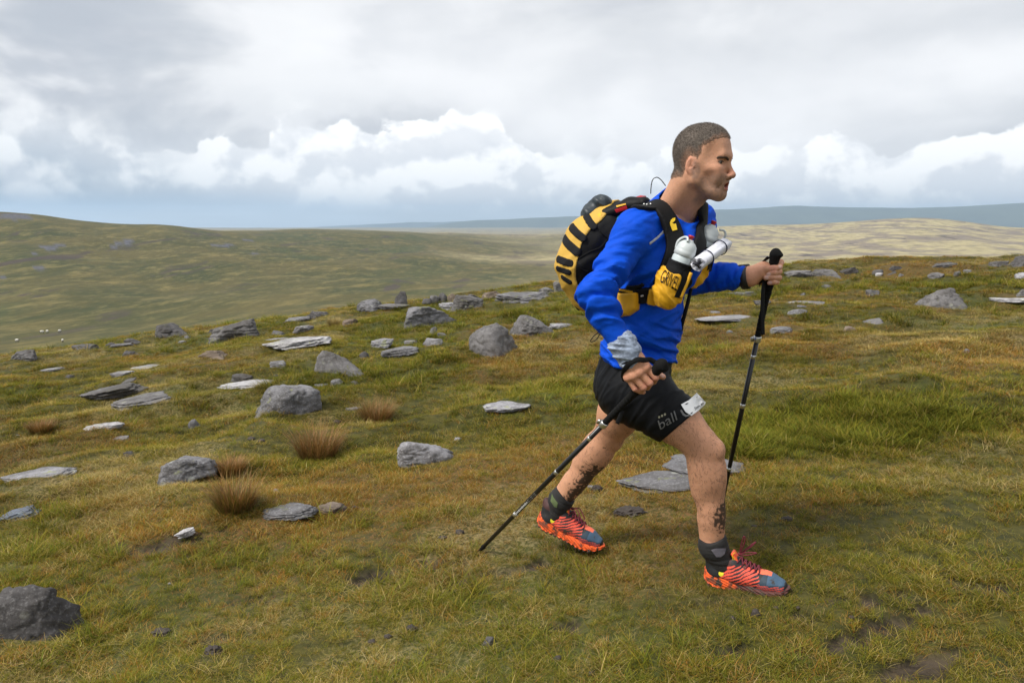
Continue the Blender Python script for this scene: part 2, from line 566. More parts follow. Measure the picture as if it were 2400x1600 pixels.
# ------------------------------------------------------------------ materials
MATS = {}
def mat(name, color=(.5, .5, .5), rough=.6, metal=0.0, noise=0.0, nscale=40, bump=0.0, bscale=60, spec=.5, sheen=0.0, sss=0.0, attr=False, bstretch=(1, 1, 1), wear=None):
    m = bpy.data.materials.new(name); m.use_nodes = True
    t = NT(m.node_tree); b = m.node_tree.nodes['Principled BSDF']
    tc = t.n('ShaderNodeTexCoord').outputs['Object']
    if attr:
        c = t.n('ShaderNodeAttribute', attribute_name='col').outputs['Color']
    else:
        c = (*color, 1)
    if noise:
        nz = t.noise(tc, nscale, 5, .6)
        f = t.m('MULTIPLY_ADD', t.m('SUBTRACT', nz, .5), noise * 2, 1.0)
        mx = t.n('ShaderNodeVectorMath', operation='SCALE'); t.put(mx.inputs[0], c if attr else color); t.put(mx.inputs['Scale'], f)
        c = mx.outputs[0]
    if wear:
        wc, ws, lo_, hi_ = wear
        c = t.mix(t.ss(t.noise(tc, ws, 6, .65), lo_, hi_), c, (*wc, 1))
    t.put(b.inputs['Base Color'], c)
    b.inputs['Roughness'].default_value = rough
    b.inputs['Metallic'].default_value = metal
    b.inputs['Specular IOR Level'].default_value = spec
    if sheen:
        b.inputs['Sheen Weight'].default_value = sheen; b.inputs['Sheen Roughness'].default_value = .5
    if sss:
        b.inputs['Subsurface Weight'].default_value = sss
        b.inputs['Subsurface Radius'].default_value = (.010, .004, .002)
        b.inputs['Subsurface Scale'].default_value = 1.0
    if bump:
        bn = t.n('ShaderNodeBump'); bn.inputs['Strength'].default_value = bump; bn.inputs['Distance'].default_value = .004
        t.put(bn.inputs['Height'], t.noise(t.vmap(tc, bstretch), bscale, 6, .6)); t.l(bn.outputs[0], b.inputs['Normal'])
    MATS[name] = m
    return m
# ------------------------------------------------------------------ the fell: one sheet from under the camera to the far dales
HORIZ = 520.0                                     # image row of eye level
_COLS = [0, 350, 800, 1300, 1800, 2150, 2400]
_RR = [14, 60, 250, 420, 700, 1000, 1250, 1600, 2000, 2600, 3000, 3500, 5000, 14000]
_YY = np.array([
    [835, 822, 800, 737, 640, 560, 497, 512, 530, 536, 538, 538, 536, 530],
    [800, 805, 775, 731, 650, 580, 526, 527, 535, 538, 540, 540, 538, 530],
    [745, 765, 735, 703, 650, 598, 566, 541, 540, 544, 546, 548, 545, 532],
    [710, 745, 700, 678, 648, 618, 600, 582, 566, 550, 547, 549, 546, 532],
    [690, 722, 690, 672, 651, 634, 622, 606, 587, 560, 545, 527, 540, 532],
    [675, 705, 682, 667, 649, 630, 616, 600, 577, 545, 529, 512, 538, 532],
    [665, 695, 672, 660, 644, 626, 612, 598, 578, 552, 541, 531, 540, 532]], float)
_ELE = (HORIZ - _YY) / FPX                        # slope seen from the camera
def near_z(X, Y):
    z = .10 * (X - .79) - .012 * (Y - 2.55)
    p = np.stack([X, Y, X * 0], -1)
    z = z + .10 * fbm(p * .35, 3) * sstep(np.hypot(X - .4, Y - 2.8), .8, 4.0)
    z = z + .055 * fbm(p * 1.6 + 5, 3) * sstep(np.hypot(X - .5, Y - 2.8), .5, 1.6)
    # low terraces of turf that step across the slope
    s = (X * .35 - Y) * .9 + .8 * fbm(p * .55 + 31, 2)
    z = z + .075 * (np.abs((s % 1.0) - .5) * 2 - .5) * sstep(Y, 2.9, 5.0) * sstep(fbm(p * .25 + 3, 2), -.35, .1)
    # hummocks
    z = z + .085 * (1 - 2 * np.abs(fbm(p * .85 + 19, 3))) * sstep(np.hypot(X - .5, Y - 2.8), 1.0, 3.0)
    return z
_NZ0 = float(near_z(np.array([.79]), np.array([2.55]))[0])
def ground_z(X, Y):
    X = np.asarray(X, float); Y = np.asarray(Y, float)
    r = np.hypot(X, Y) + 1e-6
    az = np.arctan2(X, np.maximum(Y, 1e-3 + 0 * Y))
    az = np.where(Y <= 0, np.sign(X) * 1.5, az)
    px = np.clip(1200 + FPX * np.tan(np.clip(az, -1.2, 1.2)), -600, 3000)
    zn = near_z(X, Y) - _NZ0
    # far profile, interpolated over azimuth and log distance
    lr = np.log(np.clip(r, 14, 14000)); LR = np.log(np.array(_RR, float))
    ci = np.clip(np.interp(px, _COLS, np.arange(len(_COLS))), 0, len(_COLS) - 1.001)
    ri = np.clip(np.interp(lr, LR, np.arange(len(_RR))), 0, len(_RR) - 1.001)
    c0 = ci.astype(int); fc = ci - c0; fc = fc * fc * (3 - 2 * fc)
    r0 = ri.astype(int); fr = ri - r0
    def cub(c):                                   # Catmull-Rom along the distance
        a = _ELE[c, np.clip(r0 - 1, 0, None)]; b = _ELE[c, r0]; d = _ELE[c, r0 + 1]; e = _ELE[c, np.clip(r0 + 2, None, len(_RR) - 1)]
        return b + .5 * fr * (d - a + fr * (2 * a - 5 * b + 4 * d - e + fr * (3 * (b - d) + e - a)))
    elv = cub(c0) * (1 - fc) + cub(c0 + 1) * fc
    zf = CAM[2] + r * elv
    p = np.stack([X, Y, X * 0], -1)
    zf = zf + r * .0016 * fbm(p / (60 + .10 * r[..., None]), 4) + r * .0065 * (.4 - 2 * np.abs(fbm(p / (110 + .16 * r[..., None]) + 9, 3))) * sstep(r, 150, 600) * sstep(r, 3400, 2000)
    rcst = 15.2 + 2.5 * np.exp(-((px - 1250) / 500.0) ** 2) + 1.0 * fbm(np.stack([px / 160, px * 0, px * 0], -1), 3)
    w = sstep(r, rcst, rcst + 9.0)
    back = sstep(Y, 2.0, -6.0)
    zn2 = zn - .0065 * np.maximum(r - rcst + 1.5, 0) ** 2 * (1 - back)
    z = zn2 * (1 - w) + zf * w
    return np.where(Y < -4, zn * np.exp(-np.maximum(r - 20, 0) / 60), z)
_TS = np.geomspace(.9, 70, 420)
def ghit(px, py):
    """where the ray of a photograph pixel meets the ground (vectorised over pixels)"""
    px = np.atleast_1d(np.asarray(px, float)); py = np.atleast_1d(np.asarray(py, float))
    d = ray(px, py)
    lo = np.full(len(px), .9); hi = np.full(len(px), 70.0)
    for n in range(3):
        ts = lo[:, None] * (hi / lo)[:, None] ** np.linspace(0, 1, 240 if n == 0 else 24)[None]
        q = CAM + d[:, None, :] * ts[..., None]
        below = q[..., 2] < ground_z(q[..., 0], q[..., 1])
        below[:, -1] = True
        k = np.maximum(below.argmax(1), 1); ii = np.arange(len(px))
        lo, hi = ts[ii, k - 1], ts[ii, k]
    r = CAM + d * (.5 * (lo + hi))[:, None]
    hr = np.hypot(r[:, 0], r[:, 1]); k = np.minimum(1.0, 14.6 / hr)          # stones on the crest stay on this side of it
    if (k < 1).any():
        x, y = r[:, 0] * k, r[:, 1] * k
        r = np.where((k < 1)[:, None], np.stack([x, y, ground_z(x, y)], -1), r)
    return r[0] if len(r) == 1 else r

# colour fields shared by the turf sheet and the grass growing on it (0..1)
MUD = []                                          # (x, y, rx, ry) bare trodden patches, filled from picture places
_mp = [(905, 1345, .26, .07), (1010, 1330, .14, .05), (415, 1270, .22, .09), (1085, 1360, .12, .04), (2060, 1400, .30, .07),
                       (2180, 1420, .22, .06), (1240, 1330, .16, .05), (650, 1385, .20, .04), (1290, 1475, .12, .05), (2010, 1485, .16, .05),
                       (1720, 1520, .10, .06), (2160, 1555, .14, .05), (490, 1500, .08, .04), (1620, 1420, .10, .05), (790, 1310, .10, .03), (2330, 1380, .12, .06), (1440, 1200, .10, .04)]
_mg = ghit([m[0] for m in _mp], [m[1] for m in _mp])
MUD = [(q[0], q[1], m[2], m[3]) for q, m in zip(_mg, _mp)]
def mud_f(X, Y):
    m = np.zeros(np.shape(X))
    p = np.stack([X, Y, X * 0], -1)
    nz = fbm(p * 9.0, 4)
    for (x, y, a, b) in MUD:
        dx, dy = X - x, Y - y
        u = (dx * .94 + dy * .34) / a; v = (dy * .94 - dx * .34) / b
        m = np.maximum(m, 1.0 - np.sqrt(u * u + v * v) + 1.5 * nz)
    return sstep(m, .10, .75)
def turf_fields(X, Y):
    p = np.stack([X, Y, X * 0], -1)
    rust = sstep(fbm(p * .55 + 11, 4) + .25 * fbm(p * 3.1 + 2, 3), -.10, .42)
    straw = sstep(fbm(p * .9 + 47, 4) + .3 * fbm(p * 4.0 + 8, 2), -.05, .45)
    lush = sstep(fbm(p * .7 + 83, 4), .02, .35)
    lx, ly = LUSH
    dl = np.sqrt(((X - lx) / .75) ** 2 + ((Y - ly) / .42) ** 2)
    blob = sstep(1.25 - dl + .5 * fbm(p * 2.4, 3), .0, .55)
    lush = np.maximum(lush, blob)
    return rust, straw, lush, blob
LUSH = ghit(1920.0, 1010.0)[:2]

def build_ground():
    az = np.concatenate([np.linspace(-math.pi, R(-46), 70, endpoint=False), np.linspace(R(-46), R(46), 640), np.linspace(R(46), math.pi, 71)[1:]])
    rr = np.concatenate([np.geomspace(.25, 1.2, 20, endpoint=False), np.geomspace(1.2, 32, 330, endpoint=False), np.geomspace(32, 14000, 260)])
    A, Rr = np.meshgrid(az, rr)
    X = Rr * np.sin(A); Y = Rr * np.cos(A)
    Z = ground_z(X, Y)
    fine = np.stack([X, Y, X * 0], -1)
    nn = rr < 40
    Z[nn] += (.012 * fbm(fine[nn] * 6.0, 3) + .006 * fbm(fine[nn] * 22.0, 2)) * sstep(Rr[nn], 40, 8)
    nk = rr < 40; n8 = rr < 8
    m = np.zeros_like(X); m[n8] = mud_f(X[n8], Y[n8])
    Z = Z - .02 * m
    nr, na = A.shape
    V = np.stack([X, Y, Z], -1).reshape(-1, 3)
    i = np.arange(nr - 1)[:, None] * na + np.arange(na - 1)[None]
    Fq = np.stack([i, i + 1, i + na + 1, i + na], -1).reshape(-1, 4)
    V = np.vstack([V, [[0, 0, float(ground_z(np.array([0.]), np.array([.05]))[0])]]])
    Fl = Fq[:, ::-1]
    rust, straw, lush = (np.zeros_like(X) for _ in range(3))
    rust[nk], straw[nk], lush[nk], _ = turf_fields(X[nk], Y[nk])
    px = 1200 + FPX * np.tan(np.clip(A, -1.2, 1.2))
    dry = sstep(px + 500 * fbm(np.stack([X, Y, X * 0], -1) / 400, 3), 1050, 1750) * sstep(Rr, 150, 700) * (np.abs(A) < 1.3)
    dry = np.maximum(dry, sstep(Rr, 1700, 3000) * .8)
    scree = np.zeros_like(X)
    nzs = fbm(np.stack([A * 60, np.log(Rr) * 60, X * 0], -1), 4)
    for (sx, sy, wx, wy) in [(122, 583, 30, 9), (150, 574, 18, 6), (310, 566, 26, 7), (275, 573, 22, 6), (95, 630, 20, 6), (88, 596, 14, 4),
                             (528, 575, 34, 5), (600, 594, 26, 4), (40, 508, 60, 9), (8, 652, 14, 5), (585, 563, 18, 3)]:
        yy = 800 - FPX * np.tan(np.arctan2(Z - CAM[2], Rr * np.cos(A)) + PITCH)
        scree = np.maximum(scree, 1.0 - np.sqrt(((px - sx) / wx) ** 2 + ((yy - sy) / wy) ** 2) + .9 * nzs)
    scree = sstep(scree, .2, .45) * (Rr > 150)
    att = dict(rust=rust.ravel(), straw=straw.ravel(), lush=lush.ravel(), mud=m.ravel(), dry=dry.ravel(), scree=scree.ravel(), far=sstep(Rr, 10, 60).ravel())
    att = {k: np.append(v, 0) for k, v in att.items()}
    o = mesh_np('ground', V, Fl, ground_mat(), attrs=att)
    tagp(o, 'rough moorland turf sloping up to the right and falling into a wide valley', None, None, 'structure')
    return o
def ground_mat():
    m = bpy.data.materials.new('moor turf'); m.use_nodes = True
    t = NT(m.node_tree); b = m.node_tree.nodes['Principled BSDF']
    pos = t.n('ShaderNodeNewGeometry').outputs['Position']
    at = lambda n: t.n('ShaderNodeAttribute', attribute_name=n).outputs['Fac']
    # near: moss, dead grass and peat between the blades
    n1 = t.noise(pos, 14, 7, .65); n2 = t.noise(pos, 55, 5, .7)
    near = t.mix(t.ss(n1, .35, .65), (.030, .031, .006, 1), (.075, .066, .012, 1))
    near = t.mix(t.m('MULTIPLY', at('rust'), t.ss(n2, .4, .65)), near, (.15, .075, .026, 1))
    near = t.mix(t.m('MULTIPLY', at('straw'), t.ss(n2, .45, .62)), near, (.22, .175, .075, 1))
    near = t.mix(t.m('MULTIPLY', at('lush'), .5), near, (.045, .062, .014, 1))
    soil = t.mix(t.ss(n1, .38, .62), (.022, .016, .010, 1), (.070, .052, .034, 1))
    near = t.mix(at('mud'), near, soil)
    # far: tussock grassland, rushes, peat hags, heather
    q = t.vmap(pos, (1, 1, 1))
    f1 = t.noise(t.vmap(pos, (.013, .0075, .0)), 1.0, 8, .62, .6)
    f2 = t.noise(t.vmap(pos, (.05, .022, .0)), 1.0, 8, .68, .4)
    f3 = t.noise(t.vmap(pos, (.0045, .0026, .0)), 1.0, 6, .6, 1.0)
    f4 = t.noise(t.vmap(pos, (.35, .12, .0)), 1.0, 6, .65)
    far = t.mix(t.ss(f1, .36, .62), (.058, .068, .010, 1), (.130, .108, .024, 1))
    far = t.mix(t.ss(f2, .48, .70, 0, .8), far, (.29, .235, .075, 1))
    far = t.mix(t.ss(f3, .52, .66, 0, .65), far, (.050, .078, .014, 1))
    far = t.mix(t.ss(f4, .44, .30, 0, .7), far, (.036, .033, .015, 1))
    far = t.mix(t.ss(t.noise(t.vmap(pos, (.16, .05, .0)), 1.0, 7, .7, .3), .50, .68, 0, .6), far, (.24, .20, .062, 1))
    cloud_dk = t.n('ShaderNodeVectorMath', operation='SCALE'); t.l(far, cloud_dk.inputs[0]); cloud_dk.inputs['Scale'].default_value = .62; far = cloud_dk.outputs[0]  # cloud shade over the left hill and valley, put into the turf colour
    dryc = t.mix(t.ss(f2, .28, .68), (.22, .185, .085, 1), (.47, .395, .215, 1))  # pale dry grass, its colour raised to carry sun patches on the right
    dryc = t.mix(t.ss(t.m('ADD', t.m('MULTIPLY', f1, .6), t.m('MULTIPLY', f3, .4)), .45, .58, 0, .80), dryc, (.150, .115, .110, 1))
    far = t.mix(t.m('MULTIPLY', at('dry'), .9), far, dryc)
    hag = t.m('MULTIPLY', t.ss(t.noise(t.vmap(pos, (.020, .0058, .0)), 1.0, 6, .6, .8), .585, .635), t.ss(f3, .40, .55))
    far = t.mix(t.m('MULTIPLY', hag, .85), far, (.050, .036, .030, 1))
    far = t.mix(at('scree'), far, t.mix(t.ss(f4, .4, .6), (.060, .060, .072, 1), (.10, .10, .115, 1)))
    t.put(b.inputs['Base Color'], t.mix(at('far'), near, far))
    b.inputs['Roughness'].default_value = .85
    b.inputs['Specular IOR Level'].default_value = .25
    bn = t.n('ShaderNodeBump'); bn.inputs['Strength'].default_value = .5; bn.inputs['Distance'].default_value = .012
    t.put(bn.inputs['Height'], t.noise(pos, 70, 6, .65)); t.l(bn.outputs[0], b.inputs['Normal'])
    return m
ground = build_ground()

def far_ridge(name, label, r0, sky, width, c):
    """a long hill on the far side of the dale; sky = (column, row) of its crest"""
    sky = np.array(sky, float)
    px = np.linspace(sky[0, 0], sky[-1, 0], 260)
    yy = np.interp(px, sky[:, 0], sky[:, 1])
    ks = np.ones(9) / 9
    yy = np.convolve(np.pad(yy, 4, mode='edge'), ks, 'valid')
    az = np.arctan((px - 1200) / FPX)
    rr = r0 + width * np.linspace(-1, 1, 40)
    A, Rr = np.meshgrid(az, rr)
    H = (HORIZ - yy) / FPX * r0
    s = (Rr - r0) / width
    prof = np.exp(-(s * 1.7) ** 2)
    p = np.stack([Rr * np.sin(A), Rr * np.cos(A), A * 0], -1)
    Z = -180 + (H[None] + 180) * prof + 10 * fbm(p / 900, 4) * prof * (r0 / 9000)
    V = np.stack([p[..., 0], p[..., 1], CAM[2] + Z], -1).reshape(-1, 3)
    na = len(px); i = np.arange(len(rr) - 1)[:, None] * na + np.arange(na - 1)[None]
    Fq = np.stack([i, i + na, i + na + 1, i + 1], -1).reshape(-1, 4)[:, ::-1]
    m = bpy.data.materials.new(name + ' moor'); m.use_nodes = True
    t = NT(m.node_tree); b = m.node_tree.nodes['Principled BSDF']
    pos = t.n('ShaderNodeNewGeometry').outputs['Position']
    f = t.noise(t.vmap(pos, (.0022, .001, .004)), 1.0, 6, .6)
    t.put(b.inputs['Base Color'], t.mix(t.ss(f, .38, .62), (c[0] * .7, c[1] * .7, c[2] * .7, 1), (*c, 1)))
    b.inputs['Roughness'].default_value = .9
    o = mesh_np(name, V, Fq, m); tagp(o, label, None, None, 'structure')
far_ridge('hill', 'long blue moorland ridge along the horizon behind the runner', 16000,
          [(860, 560), (980, 536), (1090, 517), (1200, 512), (1330, 507), (1500, 500), (1700, 491), (1840, 484), (1960, 489), (2100, 491), (2250, 488), (2400, 482), (2700, 478), (3200, 500)], 2600, (.07, .085, .05))
far_ridge('hill', 'faint farthest blue ridge left of the runner under the clouds', 21500,
          [(300, 560), (560, 545), (760, 530), (950, 521), (1150, 517), (1350, 514), (1700, 515), (2400, 520)], 2000, (.075, .085, .06))
print('ground', time.time() - T0)
# ------------------------------------------------------------------ boulders, slabs and stones lying on the slope
def rock_mat():
    m = bpy.data.materials.new('weathered gritstone'); m.use_nodes = True
    t = NT(m.node_tree); b = m.node_tree.nodes['Principled BSDF']
    oi = t.n('ShaderNodeObjectInfo')
    tc = t.n('ShaderNodeTexCoord').outputs['Object']
    ad = t.n('ShaderNodeVectorMath', operation='ADD'); t.l(tc, ad.inputs[0])
    cv = t.xyz(t.m('MULTIPLY', oi.outputs['Random'], 37.0), t.m('MULTIPLY', oi.outputs['Random'], 91.0), 3.0); t.l(cv, ad.inputs[1])
    v = ad.outputs[0]
    tint = oi.outputs['Color']
    n1 = t.noise(v, 3.2, 7, .62, .3); n2 = t.noise(v, 17, 7, .68); n3 = t.noise(v, 75, 4, .7)
    c = t.mix(t.ss(n1, .36, .64), (.135, .130, .130, 1), (.285, .280, .290, 1))
    c = t.mix(t.ss(n2, .45, .66, 0, .65), c, (.085, .078, .072, 1))
    c = t.mix(t.ss(n3, .50, .68, 0, .6), c, (.42, .42, .42, 1))
    c = t.mix(t.ss(t.noise(v, 1.4, 5, .6), .54, .66, 0, .6), c, (.095, .085, .075, 1))
    # lichen: pale crusts and yellow-green map lichen
    vo = t.n('ShaderNodeTexVoronoi', feature='F1'); t.l(v, vo.inputs['Vector']); vo.inputs['Scale'].default_value = 11
    li = t.m('MULTIPLY', t.ss(t.m('ADD', vo.outputs['Distance'], t.m('MULTIPLY', n3, .25)), .40, .30), t.ss(t.noise(v, 2.6, 3), .50, .60))
    c = t.mix(t.m('MULTIPLY', li, .8), c, (.42, .43, .38, 1))
    ge = t.n('ShaderNodeNewGeometry'); sx = t.n('ShaderNodeSeparateXYZ'); t.l(ge.outputs['Normal'], sx.inputs[0])
    gl = t.m('MULTIPLY', t.ss(t.noise(v, 9, 6, .7), .58, .66), t.ss(sx.outputs[2], .1, .7))
    c = t.mix(t.m('MULTIPLY', gl, .7), c, (.25, .27, .09, 1))
    mx = t.n('ShaderNodeMix', data_type='RGBA', blend_type='MULTIPLY'); mx.inputs[0].default_value = 1.0
    t.l(c, mx.inputs[6]); t.l(tint, mx.inputs[7])
    t.l(mx.outputs[2], b.inputs['Base Color'])
    b.inputs['Roughness'].default_value = .82
    b.inputs['Specular IOR Level'].default_value = .35
    bn = t.n('ShaderNodeBump'); bn.inputs['Strength'].default_value = .55; bn.inputs['Distance'].default_value = .02
    h = t.m('ADD', t.m('MULTIPLY', n2, .7), t.m('MULTIPLY', n3, .3)); t.l(h, bn.inputs['Height']); t.l(bn.outputs[0], b.inputs['Normal'])
    return m
M_rock = rock_mat()
_bm = bmesh.new(); bmesh.ops.create_icosphere(_bm, subdivisions=5, radius=1.0)
IV = np.array([v.co[:] for v in _bm.verts]); IF = np.array([[v.index for v in f.verts] for f in _bm.faces]); _bm.free()
_bm = bmesh.new(); bmesh.ops.create_icosphere(_bm, subdivisions=3, radius=1.0)
JV = np.array([v.co[:] for v in _bm.verts]); JF = np.array([[v.index for v in f.verts] for f in _bm.faces]); _bm.free()
def rock_shape(seed, kind, big):
    g = np.random.default_rng(seed)
    D, F = (IV, IF) if big else (JV, JF)
    if kind == 's':
        n = [(0, 0, 1), (0, 0, -1)]; d = [1.0, 1.0]
        for k in range(9):
            a = k * 2 * math.pi / 9 + g.uniform(-.3, .3); n.append((math.cos(a), math.sin(a), g.uniform(-.25, .35))); d.append(g.uniform(.80, 1.02))
        for k in range(3):
            a = g.uniform(0, 6.28); n.append((.55 * math.cos(a), .55 * math.sin(a), .83)); d.append(g.uniform(.95, 1.15))
    else:
        n, d = [(0, 0, -1), (g.normal() * .25, g.normal() * .25, 1)], [.9, g.uniform(.62, .8)]
        for k in range(12):
            q = g.normal(size=3); q[2] = abs(q[2]) * .75 - .1; n.append(q); d.append(g.uniform(.62, .98))
    n = np.array([unit(q) for q in n]); d = np.array(d)
    h = D @ n.T
    inv = np.where(h > .05, h / d, 0)                       # 1/r to each facet
    pw = dict(s=34.0, b=42.0, o=7.0)[kind]
    r = 1 / (inv ** pw).sum(1) ** (1 / pw)
    V = D * r[:, None]
    V = V / np.abs(V).max(0)
    nz = fbm(V * 1.7 + seed, 4); rd = 1 - 2 * np.abs(fbm(V * 2.3 + seed * 1.7, 4))
    amp = .6 if kind == 'o' else .75
    V = V * (1 + .13 * amp * nz - .09 * np.clip(rd - .45, 0, 1) * 2)[:, None]
    cr = np.abs(fbm(V * 1.6 + seed * 2.9, 2)); V = V * (1 - .07 * sstep(cr, .045, .0))[:, None]       # cracks
    V = V * (1 + .030 * fbm(V * 8 + seed, 4))[:, None]
    if kind == 's':                                          # bedding planes
        V[:, :2] *= (1 + .025 * np.sin(V[:, 2:3] * 9 + 2 * nz[:, None]))
    return V, F
TONE = dict(g=(.70, .70, .725), d=(.40, .385, .38), p=(1.05, 1.05, 1.09), b=(.78, .62, .48), w=(1.50, 1.49, 1.49), m=(.58, .565, .555), l=(.52, .60, .74))
def to_label(l): return l
